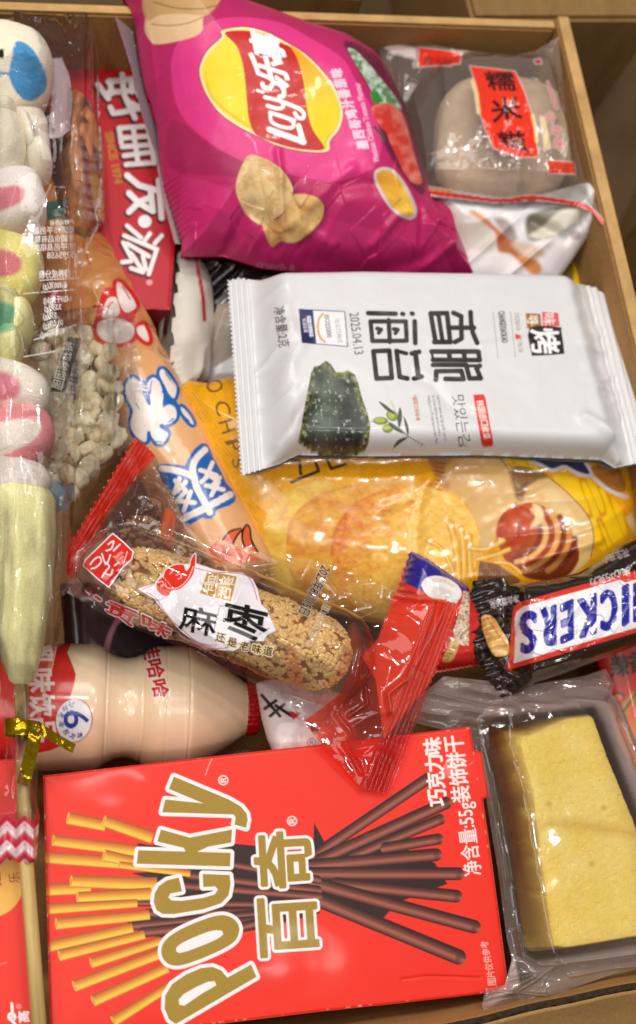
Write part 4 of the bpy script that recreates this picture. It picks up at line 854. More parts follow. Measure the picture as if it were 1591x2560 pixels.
# ------------------------------------------------------------------ yoghurt drink bottle
bot = thing('yogurt_drink_bottle', 'milky beige yoghurt drink bottle on its side with a red cap', 'drink bottle', tuple(P(250, 1770, .04)))
BZ = .060; xs_b = [-120, 140, 225, 240, 255, 272, 290, 312, 335, 355, 372, 390, 462, 470, 482, 520, 560, 600, 612]
rb = [158, 158, 158, 156, 149, 136, 128, 124, 127, 138, 150, 157, 158, 156, 150, 128, 104, 76, 66]
xi = np.linspace(-120, 612, 366); ri = np.interp(xi, xs_b, rb); k_ = np.ones(7) / 7; ri = np.convolve(np.pad(ri, 3, 'edge'), k_, 'valid')
ri = ri - 3.0 * sum(np.exp(-((xi - c_) / 2.5) ** 2) for c_ in (262, 352, 463)) - 1.2 * np.exp(-((xi - 408) / 3) ** 2)
axis_b = np.array([P(x, 1766 + (x - 100) * .012, BZ) for x in xi]); pxm = .41 / FPX
rm = ri * pxm * 1.0
V, f = lathe(axis_b, rm, 380)
def p_bot(p):
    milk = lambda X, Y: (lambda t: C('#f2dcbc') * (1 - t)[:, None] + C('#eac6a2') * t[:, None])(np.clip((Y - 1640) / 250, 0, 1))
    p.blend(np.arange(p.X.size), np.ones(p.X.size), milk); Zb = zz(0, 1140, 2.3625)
    p.poly(Zb([(-200, 1060), (280, 1090), (420, 1090), (395, 1165), (420, 1220), (445, 1290), (435, 1350), (408, 1430), (420, 1500), (520, 1560), (480, 1650), (380, 1700), (300, 1735), (180, 1760), (-200, 1800)]), '#a32d28', sm=False, expand=1.5)
    p.poly(Zb([(-200, 1060), (280, 1090), (420, 1090), (395, 1165), (420, 1220), (445, 1290), (435, 1350), (408, 1430), (420, 1500), (520, 1560), (480, 1650), (380, 1700), (300, 1735), (180, 1760), (-200, 1800)]), '#d9302a', sm=True)
    for j, ch in enumerate('乳味饮品'): p.gquad(ch, [(70 + j * 2, 1612 + j * 62), (72 + j * 2, 1668 + j * 62), (134 + j * 2, 1666 + j * 62), (132 + j * 2, 1610 + j * 62)], '#f2e4e0', bold=1.8)
    p.ell(185, 1801, 47, 56, 8, '#c23238'); p.ell(185, 1801, 44.5, 53.5, 8, '#eceaf0'); p.gquad('6', [(158, 1776), (162, 1824), (224, 1812), (220, 1778)], '#20389a', bold=1.0)
    for j, ch in enumerate('六种乳酸菌发酵'):
        a = math.radians(-78 - j * 32); x, y = 186 + 35 * math.cos(a), 1801 + 43 * math.sin(a); p.text(ch, x - 7 * math.cos(a + 1.57) - 6 * math.cos(a) * -1 * 0, y + 7 * math.sin(a + 1.57) * -1, 15, -78 - j * 32 - 90 + 180 + 180, '#27408f', bold=.3, sx=.95)
    for j, ch in enumerate('娃哈哈'): p.gquad(ch, [(350 + j * 13, 1604 + j * 50), (361 + j * 13, 1650 + j * 48), (404 + j * 11, 1641 + j * 49), (393 + j * 11, 1596 + j * 50)], '#c8202c', bold=1.6, outline=('#f0e6dc', 3))
    p.text('®', 394, 1730, 14, 80, '#b0303a', bold=.2)
    p.stroke([(262, 1640), (266, 1780), (275, 1870)], 2.5, '#f1e4d4', sm=True, soft=2, k=.6); p.stroke([(350, 1640), (352, 1770)], 2, '#f1e4d4', soft=2, k=.5); p.stroke([(455, 1620), (463, 1760), (466, 1900)], 2.5, '#f1e4d4', sm=True, soft=2, k=.6)
    p.text('杯口', 420, 1845, 30, 82, '#e3c7ad', bold=.4, k=.8)
mb = mat_print('milky_bottle', rough=.2, coat=.3, bs=80, bst=.12, var=.03)
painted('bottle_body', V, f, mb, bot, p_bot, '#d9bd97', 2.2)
xc = np.array([606, 608, 614, 622, 634, 642, 646, 647]); rc = np.array([60, 66, 68, 66, 65, 64, 56, 0.5])
V, f = lathe(np.array([P(x, 1772, BZ) for x in np.interp(np.linspace(0, 7, 60), range(8), xc)]), np.interp(np.linspace(0, 7, 60), range(8), rc) * pxm, 120)
kk = np.tile(np.arange(120), 60); ctr = np.repeat(np.array([P(x, 1772, BZ) for x in np.interp(np.linspace(0, 7, 60), range(8), xc)]), 120, 0); V = ctr + (V - ctr) * (1 + .025 * np.sign(np.sin(kk * 2 * np.pi / 4)))[:, None]
mesh_obj('cap', V, f, mat_plain('red_foil_cap', '#b3121c', .25, 500, .5, .001, .2, 200, coat=.5), bot)
# shade packs below
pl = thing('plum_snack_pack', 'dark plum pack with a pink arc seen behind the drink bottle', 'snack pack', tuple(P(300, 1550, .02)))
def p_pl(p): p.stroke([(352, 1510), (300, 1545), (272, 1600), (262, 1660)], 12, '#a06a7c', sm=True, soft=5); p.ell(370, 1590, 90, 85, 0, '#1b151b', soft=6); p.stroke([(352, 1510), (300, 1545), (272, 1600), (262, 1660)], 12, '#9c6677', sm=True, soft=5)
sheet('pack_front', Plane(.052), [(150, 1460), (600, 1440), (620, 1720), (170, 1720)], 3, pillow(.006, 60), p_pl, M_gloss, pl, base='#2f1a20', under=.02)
ow = thing('orange_woven_pack', 'orange brown mesh patterned pack deep between bottle and red box', 'snack pack', tuple(P(580, 1860, .02)))
sheet('pack_front', Plane(.030), [(430, 1780), (700, 1750), (720, 1980), (430, 1990)], 3, pillow(.008, 60), lambda p: p.mod(lambda X, Y: .5 + .5 * ((np.sin(X * .5) * np.sin(Y * .5)) > -.2)), M_satin, ow, base='#a5702a', under=.01)
wb = thing('white_candy_sachet', 'white sachet with black characters and a red triangle under the sesame stick', 'candy', tuple(P(720, 1810, .04)))
def p_wb(p):
    for s_ in ([(655, 1738), (700, 1790)], [(662, 1772), (690, 1752)], [(676, 1790), (712, 1760)], [(690, 1764), (730, 1790)]): p.stroke(s_, 8, '#1d181a')
    p.poly([(722, 1778), (756, 1782), (734, 1800)], '#cf3038'); p.text('®', 768, 1868, 32, 0, '#2a2426'); p.poly([(778, 1812), (800, 1826), (790, 1836), (776, 1824)], '#221d20')
sheet('sachet_front', Plane((650, 1720, .074), (860, 1740, .080), (740, 1890, .082)), [(640, 1712), (720, 1690), (860, 1740), (900, 1850), (860, 1930), (690, 1900), (668, 1850), (655, 1800)], 2.5, lambda X, Y, sd: .008 * (1 - (1 - np.clip(sd / 50, 0, 1)) ** 2) ** .5 + .0008 * ridged(X / 40, Y / 60, 6), p_wb, M_satin, wb, base='#e2d6d8', under=.014)

# ------------------------------------------------------------------ sesame sticks
M_seed = mat_plain('sesame_seed', '#e8bb76', .42, 900, .1, .0003, .2, 900, spec=.5)
M_syrup = mat_plain('amber_syrup', '#94581c', .3, 400, .4, .001, .3, 200)
def sesame_bar(parent, p0, p1, z0, z1, half, nseed, seed):
    A = P(*p0, z0); B = P(*p1, z1); r = half * pxm_s; L = np.linalg.norm(B - A); t = (B - A) / L; u = np.cross((0, 0, 1.0), t); u /= np.linalg.norm(u); v = np.cross(t, u)
    ns, na = 90, 64; s_ = np.linspace(-1, 1, ns); a_ = np.linspace(0, 2 * np.pi, na, endpoint=False); S_, Aa = np.meshgrid(s_, a_, indexing='ij')
    def surf(S_, Aa):
        cap = np.clip(1 - np.abs(S_) ** 7, 0, 1) ** .5; rr = r * cap * (1 + .07 * fbm(S_ * 5, np.cos(Aa) * 1.5, 2, seed) + .07 * fbm(S_ * 5, np.sin(Aa) * 1.5, 2, seed + 4))
        return A[None] + ((S_ + 1) / 2 * L)[..., None] * t + (rr * np.cos(Aa) * 1.0)[..., None] * u + (rr * np.sin(Aa) * .95)[..., None] * v
    V = surf(S_, Aa).reshape(-1, 3); i = np.arange(ns * na).reshape(ns, na); j = np.roll(i, -1, 1); f = np.stack((i[:-1], i[1:], j[1:], j[:-1]), -1).reshape(-1, 4)
    o = mesh_obj('sesame_core', V, f, M_syrup, parent)
    rs = np.random.RandomState(seed); bm = bmesh.new(); bmesh.ops.create_icosphere(bm, subdivisions=2, radius=1); iv = np.array([q.co[:] for q in bm.verts]); bm.verts.index_update(); jf = np.array([[q.index for q in g.verts] for g in bm.faces]); bm.free()
    VV = []; FF = []
    for k in range(nseed):
        s0 = rs.uniform(-.985, .985); a0 = rs.uniform(-.35, math.pi + .35)
        c = surf(np.array([s0]), np.array([a0]))[0]; nrm = c - (A + (s0 + 1) / 2 * L * t); nrm /= np.linalg.norm(nrm)
        d = rs.normal(size=3); d -= nrm * d.dot(nrm) * .75; d /= np.linalg.norm(d); e = np.cross(nrm, d); e /= np.linalg.norm(e) + 1e-9; g = np.cross(d, e)
        sc = rs.uniform(.85, 1.15); tap = 1 - .32 * iv[:, 0]
        VV.append(c + nrm * .0001 + (iv[:, 0:1] * d * .00150 + (iv[:, 1] * tap)[:, None] * e * .00092 + (iv[:, 2] * tap)[:, None] * g * .0006) * sc); FF.append(jf + len(iv) * k)
    mesh_obj('sesame_coating', np.concatenate(VV), np.concatenate(FF), M_seed, parent); return A, B, r
pxm_s = .370 / FPX
ses = thing('sesame_stick', 'sesame coated stick in clear wrapper with white label and red end, lying on top', 'sesame candy', tuple(P(560, 1530, .09)), 'sesame sticks in clear wrappers')
sA, sB, sr = sesame_bar(ses, (276, 1428), (868, 1662), .1085, .1085, 98, 2100, 3)
o_ses = [(178, 1398), (205, 1362), (255, 1325), (320, 1305), (362, 1296), (392, 1297), (545, 1342), (640, 1368), (800, 1404), (900, 1440), (1000, 1478), (1153, 1511)] + zig((1150, 1520), (975, 1985), 30, 6)[::1] + [(905, 1972), (850, 1910), (790, 1845), (745, 1790), (700, 1752), (620, 1700), (555, 1668), (455, 1626), (414, 1602), (330, 1570), (270, 1535), (215, 1482), (192, 1440)]
def bar_h(X, Y, q0, q1, half, r):
    dx, dy = q1[0] - q0[0], q1[1] - q0[1]; L = math.hypot(dx, dy); tt = ((X - q0[0]) * dx + (Y - q0[1]) * dy) / L / L; d = (-(X - q0[0]) * dy + (Y - q0[1]) * dx) / L
    e = np.clip(np.maximum(-tt, tt - 1) * L / half + .4, 0, 4); q = np.hypot(d / half, np.where((tt < 0.05) | (tt > .95), e, 0)); return r * np.sqrt(np.clip(1.28 - q * q, 0, 2)), tt, d
def h_ses(X, Y, sd):
    H, tt, d = bar_h(X, Y, (275, 1425), (850, 1655), 112, .0125)
    m = np.clip(sd / 18, 0, 1); H = H * np.clip(sd / 26, 0, 1)
    ds = ((X - 1150) * (1985 - 1515) + (Y - 1515) * 175) / math.hypot(470, 175)      # distance from the red seal line
    seal = np.clip((ds + 74) / 10, 0, 1) * np.clip((-6 - ds) / 6, 0, 1)
    H = H + seal * .0009 * np.sin(ds * 2 * np.pi / 11.5)
    cr_ = .0009 * ridged((X + Y * .3) / 120, (Y - X * .45) / 70, 17) + .02 * facets(X / 95, Y / 95, 5) * .05
    fan = np.clip(1 - np.abs(ds + 170) / 150, 0, 1); H = H + m * cr_ + m * fan * .0016 * ridged((X * .37 + Y * .93) / 62, (X * .93 - Y * .37) / 240, 9)
    for pts, wd, a in (([(985, 1490), (1040, 1500), (1105, 1500)], 7, .002), ([(1108, 1510), (1010, 1700), (965, 1735), (970, 1780)], 7, .0028), ([(840, 1785), (875, 1835)], 6, .002), ([(350, 1408), (335, 1455), (345, 1470)], 6, .0012), ([(880, 1640), (850, 1770)], 8, .0018), ([(700, 1420), (650, 1430), (560, 1440)], 8, .0012), ([(860, 1860), (900, 1930)], 6, .0014), ([(910, 1700), (915, 1760), (870, 1790)], 5, .0015)):
        H = H + crease(X, Y, pts, wd, a)
    return H + .0005
def p_ses(p):
    red = [(987, 1484), (1030, 1488), (1160, 1505), (1175, 1520), (985, 2000), (900, 1980), (785, 1845), (762, 1800), (800, 1775), (850, 1735), (880, 1665), (905, 1635), (945, 1600)]
    p.poly(red, '#d83420', soft=5, alpha=.20, tint='#ff8e78')
    p.poly([(987, 1484), (1160, 1505), (1175, 1520), (1080, 1700), (960, 1850), (940, 1700), (905, 1640), (945, 1598)], '#f24a30', soft=3, alpha=.58)
    p.poly([(880, 1560), (905, 1600), (900, 1640), (840, 1700), (800, 1760), (850, 1660)], '#e0683c', sm=True, soft=24, alpha=.22)
    A7 = zz(160, 1300, 3.78); A8 = zz(500, 1300, 3.78); Wt = '#efe9ee'; R_ = '#d32a1e'
    # translucent pink left tail
    p.poly([(178, 1398), (262, 1330), (240, 1440), (270, 1480), (205, 1445)], '#c98f86', soft=10, alpha=.25)
    # red seal label
    sq = A7([(462, 130), (560, 210), (652, 300), (640, 368), (560, 440), (425, 632), (330, 560), (185, 430), (205, 378)])
    p.poly(sq, Wt, expand=2.2); p.poly(sq, R_, expand=-.6)
    for s_ in ([(250, 420), (290, 370), (340, 350), (350, 400), (300, 450), (260, 460)], [(360, 320), (400, 420), (440, 330)], [(420, 230), (470, 200), (450, 270), (400, 290)], [(360, 540), (400, 480), (430, 440), (400, 400)], [(380, 500), (440, 520), (460, 470)], [(470, 290), (530, 230)], [(480, 430), (520, 400)]): p.stroke(A7(s_), 3.6, Wt, sm=True)
    for j, t_ in enumerate(('ZHENG', 'YUAN', 'WEI')): p.text(t_, 290 + j * 5, 1397 + j * 8.5, 9.5, -38, '#f3d6d2', sx=.75)
    p.stroke(A7([(600, 300), (560, 420)]), 1.6, Wt)
    # red side characters
    tri = A7([(92, 622), (240, 700), (150, 735), (128, 738)]); p.poly(tri, Wt, expand=2.4); p.poly(tri, R_)
    for s_, w_ in (([(300, 725), (345, 755)], 7),): p.stroke(A7(s_), w_ + 5, Wt); p.stroke(A7(s_), w_, R_)
    for ch, q in (('贡', [(395, 860), (640, 1010), (715, 880), (410, 760)]), ('味', [(745, 1000), (960, 1120), (1050, 1030), (740, 880)])): p.gquad(ch, A7([q[0], q[1], q[2], q[3]]), R_, bold=1.5, outline=(Wt, 2.6))
    # white label
    lab = [(345, 1472), (364, 1466), (387, 1459), (400, 1440), (440, 1412), (490, 1408), (535, 1424), (571, 1430), (606, 1432), (632, 1448), (643, 1469), (653, 1510), (668, 1525), (690, 1576), (668, 1588), (658, 1603), (627, 1602), (604, 1617), (585, 1627), (526, 1624), (511, 1622), (452, 1578), (420, 1540), (385, 1496)]
    p.poly(lab, '#e6e2ea'); inn = [(372, 1475), (400, 1465), (492, 1418), (570, 1436), (625, 1452), (648, 1515)]
    p.stroke([(356, 1474), (388, 1460)], 1.8, '#c04a62'); p.stroke([(490, 1420), (532, 1430), (602, 1434), (628, 1452), (644, 1500)], 2, '#c04a62', sm=True); p.stroke([(366, 1480), (392, 1498), (425, 1545), (456, 1574), (512, 1618), (560, 1620), (600, 1608)], 2, '#c04a62', sm=True); p.stroke([(662, 1576), (674, 1570)], 2, '#c04a62')
    cl = A7([(1245, 322), (1232, 480), (1185, 570), (1100, 650), (1020, 668), (990, 715), (930, 708), (878, 655), (885, 580), (940, 530), (965, 470), (1050, 425), (1130, 425), (1155, 480), (1190, 440), (1205, 370)])
    p.fill(segs_of(smooth(cl, True, 4)), Wt, expand=2); p.fill(segs_of(smooth(cl, True, 4)), '#dd2f20')
    for s_ in ([(890, 590), (930, 580), (940, 610), (915, 625)], [(960, 600), (980, 640), (1080, 640), (1170, 560), (1225, 440)], [(1000, 510), (1030, 480), (1010, 460)], [(1080, 560), (1110, 540), (1100, 510), (1060, 520)]): p.stroke(A7(s_), 1.8, '#f3dcd8', sm=True)
    st = A8([(70, 495), (210, 505), (350, 535), (295, 772), (150, 735), (0, 690)]); p.poly(st, '#b98a45')
    p.stroke(A8([(170, 520), (140, 735)]), 1.8, Wt); p.stroke(A8([(30, 590), (325, 610)]), 1.8, Wt)
    for ch, q in (('平', [(15, 685), (120, 715), (140, 610), (40, 600)]), ('和', [(165, 735), (275, 755), (300, 640), (185, 620)]), ('白', [(70, 590), (140, 590), (160, 520), (90, 510)]), ('尚', [(200, 600), (300, 605), (330, 545), (220, 525)])): p.gquad(ch, A8(q), '#f0e4d4', bold=.3)
    p.gquad('麻', A7([(1085, 1030), (1420, 1110), (1460, 870), (1120, 790)]), '#16110f', bold=1.5)
    p.gquad('枣', A8([(195, 1050), (610, 1160), (660, 860), (240, 760)]), '#16110f', bold=2.4)
    for j, (ch, x, y) in enumerate((('还', 538, 1600), ('是', 567, 1612), ('老', 598, 1622), ('味', 628, 1629), ('道', 656, 1634))): p.text(ch, x, y, 25, 12, '#241a12', bold=.5, outline=('#e9cf98', 1.6 if j in (0, 1, 2) else 3))
    p.stroke([(450, 1588), (470, 1600), (500, 1610), (540, 1614)], 5, '#d99a98', sm=True, soft=3, k=.7)
    p.text('2025年8月15日', 806, 1412, 33, 116.5, '#120d0b', sx=.62, bold=1.0, alpha=1)
    p.text('计量方式:', 778, 1618, 22, -66, '#e6c9a4', sx=.8, alpha=.8); p.text('称重', 808, 1552, 24, -62, '#e8cfae', sx=.9, alpha=.8)
    p.poly([(715, 1620), (735, 1612), (760, 1700), (745, 1730), (720, 1690)], '#c04a22', sm=True, soft=10, alpha=.25)
sheet('wrapper', Plane((200, 1400, .1105), (1150, 1515, .1075), (930, 1975, .1040)), o_ses, 1.7, h_ses, p_ses, M_film, ses, alpha=0.0)

ses2 = thing('sesame_stick', 'half hidden sesame stick in clear wrapper, its red notched end beside the skewer', 'sesame candy', tuple(P(340, 1300, .07)), 'sesame sticks in clear wrappers')
sesame_bar(ses2, (300, 1330), (560, 1500), .088, .086, 80, 350, 8)
o_s2 = zig((170, 1362), (335, 1092), 15, 8) + [(360, 1108), (384, 1134), (415, 1180), (440, 1240), (470, 1312), (560, 1420), (520, 1500), (300, 1560), (165, 1480)]
def h_s2(X, Y, sd):
    H, tt, d = bar_h(X, Y, (330, 1290), (560, 1480), 95, .006); ds = ((X - 335) * 270 + (Y - 1092) * 165) / math.hypot(270, 165)
    H = H * np.clip(sd / 30, 0, 1) + np.clip((62 - ds) / 10, 0, 1) * np.clip(ds / 8, 0, 1) * .0008 * np.sin(ds * 2 * np.pi / 10.5)
    return H + np.clip(sd / 18, 0, 1) * (.0018 * ridged((X + Y) / 75, (Y - X) / 120, 6) + .0012 * ridged(X / 40, Y / 60, 3)) + crease(X, Y, [(378, 1146), (345, 1180), (318, 1260)], 8, .0014) + crease(X, Y, [(420, 1230), (440, 1265), (415, 1340)], 8, .002)
def p_s2(p):
    p.poly([(335, 1085), (345, 1090), (392, 1136), (320, 1215), (262, 1290), (225, 1380), (190, 1440), (150, 1440), (160, 1360)], '#cf2a18', soft=14, alpha=.80, tint='#ff6a4a')
    p.poly([(392, 1136), (430, 1230), (470, 1312), (400, 1400), (250, 1420), (262, 1290), (320, 1215)], '#5a3430', soft=14, alpha=.42)  # brown ink puts the shade beneath the wrapper into its colour
    p.poly([(412, 1275), (440, 1290), (428, 1400), (395, 1390)], '#d8622c', sm=True, soft=8, alpha=.7)
    p.text('®', 296, 1322, 34, -28, '#1d1614', bold=.2); p.poly([(165, 1440), (260, 1400), (270, 1500), (170, 1490)], '#b08078', soft=16, alpha=.35)
sheet('wrapper', Plane((335, 1092, .1000), (165, 1400, .1045), (560, 1450, .0960)), o_s2, 2.0, h_s2, p_s2, M_film, ses2, alpha=0.0)

# ------------------------------------------------------------------ oat candy
oat = thing('oat_candy', 'blue and red candy sachet with a white cup, half under red film', 'candy', tuple(P(1090, 1530, .06)))
def p_oat(p):
    Z = zz(950, 1350, 3.78)
    p.poly(Z([(200, 390), (420, 500), (700, 600), (900, 560), (900, 1300), (-100, 1300), (-60, 800)]), '#c92620', soft=1.5)
    p.poly(Z([(150, 330), (210, 380), (420, 480), (560, 540), (700, 640), (700, 720), (150, 560)]), '#d4302a', soft=2)
    p.poly(Z([(280, 90), (480, 150), (860, 440), (850, 480), (740, 480), (420, 490), (215, 395)]), '#25218a', soft=1.5)
    p.stroke(Z([(455, 190), (365, 465)]), 3, '#4a48b0', soft=3)
    cp = [(950 + (585 + 185 * math.cos(a) - 40 * math.sin(a)) / 3.78, 1350 + (465 + 65 * math.cos(a) + 110 * math.sin(a)) / 3.78) for a in [i * 2 * math.pi / 24 for i in range(24)]]
    p.poly(cp, '#e9e6e6', soft=1.5); p.poly(Z([(500, 540), (740, 560), (760, 500), (700, 660), (640, 580)]), '#d8d6da', sm=True, soft=4)
    p.poly(Z([(500, 370), (580, 362), (690, 420), (700, 450), (600, 400), (510, 395)]), lambda X, Y: (lambda t: C('#d9b394') * (1 - t)[:, None] + C('#efe2d6') * t[:, None])(vnoise(X / 3, Y / 3, 3)), sm=True, soft=3); p.poly(Z([(480, 480), (560, 440), (680, 490), (640, 560), (520, 530)]), '#d6cbc6', sm=True, soft=8)
    p.poly(Z([(790, 480), (850, 490), (840, 1000), (740, 990), (690, 860), (730, 740), (770, 600)]), lambda X, Y: (lambda t: C('#8a6248') * (1 - t)[:, None] + C('#dcc8ae') * t[:, None])(np.clip(vnoise(X / 4, Y / 4, 5) * 1.4, 0, 1)), sm=False, soft=2)
    p.poly(Z([(690, 920), (735, 960), (740, 1020), (680, 1140), (600, 1150), (600, 1100), (650, 1010)]), lambda X, Y: (lambda t: C('#e2c27a') * (1 - t)[:, None] + C('#b88a3c') * t[:, None])(vnoise(X / 5, Y / 5, 8)), sm=True, soft=2)
    p.stroke(Z([(560, 1200), (660, 1170), (760, 1190), (860, 1160)]), 2, '#8e1a16', soft=2)
sheet('sachet_front', Plane((1020, 1400, .0920), (1180, 1500, .0945), (1120, 1670, .0900)), zig((955, 1590), (1028, 1378), 12, -5) + [(1069, 1396), (1171, 1468), (1205, 1540), (1200, 1660)] + zig((1180, 1668), (1090, 1684), 8, 4) + [(1000, 1680), (940, 1650)], 1.7,
      lambda X, Y, sd: .009 * (1 - (1 - np.clip((sd - 4) / 60, 0, 1)) ** 2) ** .5 + .0005 * ridged(X / 30, Y / 30, 3) * np.clip(sd / 15, 0, 1), p_oat, M_gloss, oat, base='#c92620', under=.008)

# ------------------------------------------------------------------ chocolate bar
cho = thing('chocolate_bar', 'dark brown wrapped chocolate bar with an upside down white and blue name panel', 'chocolate bar', tuple(P(1420, 1540, .08)))
o_cho = [(1182, 1453), (1222, 1448), (1262, 1445), (1274, 1462), (1306, 1460), (1380, 1450), (1444, 1434), (1505, 1398), (1540, 1365), (1591, 1341), (1660, 1312), (1720, 1300), (1740, 1560), (1660, 1590), (1591, 1614), (1500, 1650), (1410, 1684), (1335, 1708), (1318, 1722), (1290, 1735), (1252, 1745)] + zig((1249, 1740), (1162, 1615), 7, 5)[::1] + zig((1160, 1600), (1172, 1498), 6, 3)
def h_cho(X, Y, sd):
    ex = X - (1262 + (Y - 1560) * .10); bodym = np.clip(ex / 45, 0, 1); bodym = bodym * bodym * (3 - 2 * bodym)
    H = .0135 * bodym * (1 - (1 - np.clip(sd / 62, 0, 1)) ** 2) ** .55
    end = np.clip(1 - ex / 30, 0, 1)
    H = H + end * (.0011 * np.sin((Y + X * .3) / 4.2) * np.clip(-ex / 60, 0, 1) + .0016 * ridged((X - Y * .3) / 40, Y / 34, 5)) + np.clip(sd / 25, 0, 1) * (.0005 * ridged(X / 45 + Y / 90, Y / 60, 8) + .02 * facets(X / 50, Y / 50, 2) * .04)
    for pts, wd, a in (([(1240, 1640), (1262, 1680), (1290, 1700)], 9, .003), ([(1300, 1700), (1240, 1740)], 9, -.002), ([(1560, 1440), (1575, 1520), (1592, 1600)], 7, -.0022), ([(1275, 1470), (1290, 1520), (1280, 1590)], 8, -.002), ([(1300, 1690), (1370, 1670), (1420, 1655)], 8, .001), ([(1230, 1700), (1290, 1710)], 8, .002)): H = H + crease(X, Y, pts, wd, a)
    return H
def p_cho(p):
    Z = zz(1250, 1330, 4.434); R_ = '#d83a2c'; Wt = '#eae8ee'; B_ = '#201e96'
    redp = Z([(140, 870), (160, 820), (230, 775), (700, 640), (1340, 470), (1520, 425), (1700, 380), (1720, 1050), (1512, 1115), (700, 1350), (90, 1530), (120, 1200), (135, 1000)])
    p.poly(redp, R_, soft=1.3); p.poly(Z([(165, 960), (185, 890), (260, 825), (700, 705), (1330, 530), (1390, 560), (1700, 470), (1700, 1010), (1500, 1065), (700, 1290), (155, 1455), (172, 1200)]), Wt, soft=1.3)
    q4 = lambda tl, tr, br, bl: Z([tr, tl, bl, br])
    def wide(ch, tl, tr, br, bl):
        q = Z([tr, tl, bl, br]); q = [q[0], q[1], q[2], q[3]]
        q_s = [(x + 1.6, y + .3) for x, y in q]; p.gquad(ch, q_s, '#3a3aa0', bold=4.2, soft=1.2); p.gquad(ch, q_s, Wt, bold=3.4, soft=1.2); p.gquad(ch, q, B_, bold=4.6, soft=1.2)
    ins = 26
    def L(ch, x0, x1, yt0, yt1, yb0, yb1): wide(ch, (x0 + ins, yt0 + ins), (x1 - ins, yt1 + ins), (x1 - ins, yb1 - ins), (x0 + ins, yb0 - ins))
    L('S', 208, 415, 880, 850, 1375, 1330); L('R', 440, 635, 835, 795, 1300, 1260); L('E', 660, 825, 790, 735, 1250, 1200); L('K', 850, 1080, 740, 665, 1195, 1135); L('C', 1105, 1310, 650, 600, 1120, 1070); L('I', 1345, 1440, 590, 565, 1055, 1020); L('N', 1470, 1690, 560, 500, 1010, 950)
    pn = zz(950, 1350, 3.78)([(1010, 705), (1080, 738), (1150, 850), (1215, 960), (1222, 1050), (1195, 1088), (1080, 1092), (1010, 960), (962, 790), (970, 718)])
    p.poly(pn, lambda X, Y: (lambda t: C('#dfb36a') * (1 - t)[:, None] + C('#b57a38') * t[:, None])(np.clip(.35 + .9 * fbm(X / 14, Y / 22, 3, 4) + (1225 - X) / 120, 0, 1)), sm=True); p.stroke(zz(950, 1350, 3.78)([(1010, 730), (1090, 850), (1200, 1000)]), 1.8, '#8a5a2a', sm=True); p.poly(zz(950, 1350, 3.78)([(1060, 960), (1160, 1000), (1180, 1070), (1090, 1075)]), '#e6c489', sm=True, soft=8)
    p.text('净含量20克', 1296, 1488, 21, 167, '#d4c8cc', sx=.7, bold=.4); p.text('夹心巧克力', 1572, 1418, 22, 162, '#d0c6ca', sx=.95, bold=.4); p.text('花生夹心', 1570, 1372, 22, 162, '#b0a6aa', sx=.8, bold=.3)
    p.text('20231009', 1412, 1664, 10, -14, '#8a7a70')
sheet('wrapper', Plane((1180, 1560, .0985), (1591, 1400, .1085), (1591, 1600, .1070)), o_cho, 1.8, h_cho, p_cho, mat_print('dark_glossy_wrap', rough=.16, coat=.5, bs=180, bst=.35, var=.05), cho, base='#241712', under=.010)

# ------------------------------------------------------------------ pack at the right edge
rg = thing('red_orange_pack', 'red and orange snack pack with black print at the right edge beside the cake', 'snack pack', tuple(P(1570, 1760, .04)))
def p_rg(p):
    p.blend(np.arange(p.X.size), np.ones(p.X.size), lambda X, Y: (lambda t: C('#b5281a') * (1 - t)[:, None] + C('#dd7a34') * t[:, None])(np.clip((Y - 1720) / 130, 0, 1)))
    for j, ch in enumerate('辣香'): p.gquad(ch, [(1528 + j * 46, 1690 - j * 8), (1572 + j * 46, 1690 - j * 8), (1572 + j * 46, 1636 - j * 8), (1528 + j * 46, 1636 - j * 8)], '#1d0d0b', bold=2.2, soft=3)
    p.ell(1546, 1742, 17, 13, 0, '#3a1410', soft=6); p.ell(1546, 1744, 12, 9, 0, '#cf6236', soft=4)
    p.stroke([(1552, 1790), (1585, 1740)], 20, '#b07a2a', soft=5); p.stroke([(1545, 1800), (1600, 1720)], 5, '#3a140e', soft=6)
    p.text('28g', 1574, 1864, 26, 0, '#3a1c12', bold=.3)
sheet('pack_front', Plane(.078), [(1480, 1600), (1620, 1560), (1690, 1900), (1600, 1960), (1540, 1850)], 2.5, pillow(.006, 50), p_rg, M_satin, rg, base='#b5281a', under=.015)
# ------------------------------------------------------------------ boxes
def prism(name, outline, z, zb, mat, parent):
    """board box: rounded top rim only on the sides; the printed face is its own sheet"""
    top = [P(x, y, z) for x, y in outline]; V = [tuple(q) for q in top] + [(q[0], q[1], zb) for q in top]; k = len(top)
    Fc = [tuple(range(k))[::-1]] + [(i, (i + 1) % k, (i + 1) % k + k, i + k) for i in range(k)] + [tuple(range(k, 2 * k))]
    return mesh_obj(name, V, Fc, mat, parent, False)
M_redside = mat_plain('red_board_edge', '#b92a20', .5, 1200, .1, .0002, .1, 60)
poc = thing('biscuit_stick_box', 'flat red box of chocolate biscuit sticks with big gold lettering', 'biscuit box', tuple(P(660, 2180, .078)))
o_poc = [(108, 1939), (450, 1900), (793, 1862), (1175, 1817), (1187, 1876), (1207, 1880), (1225, 1992), (1208, 1998), (1230, 2150), (1262, 2390), (1272, 2468), (1262, 2478), (1000, 2508), (791, 2530), (127, 2612)]
prism('box_body', o_poc, .0995, .078, M_redside, poc)
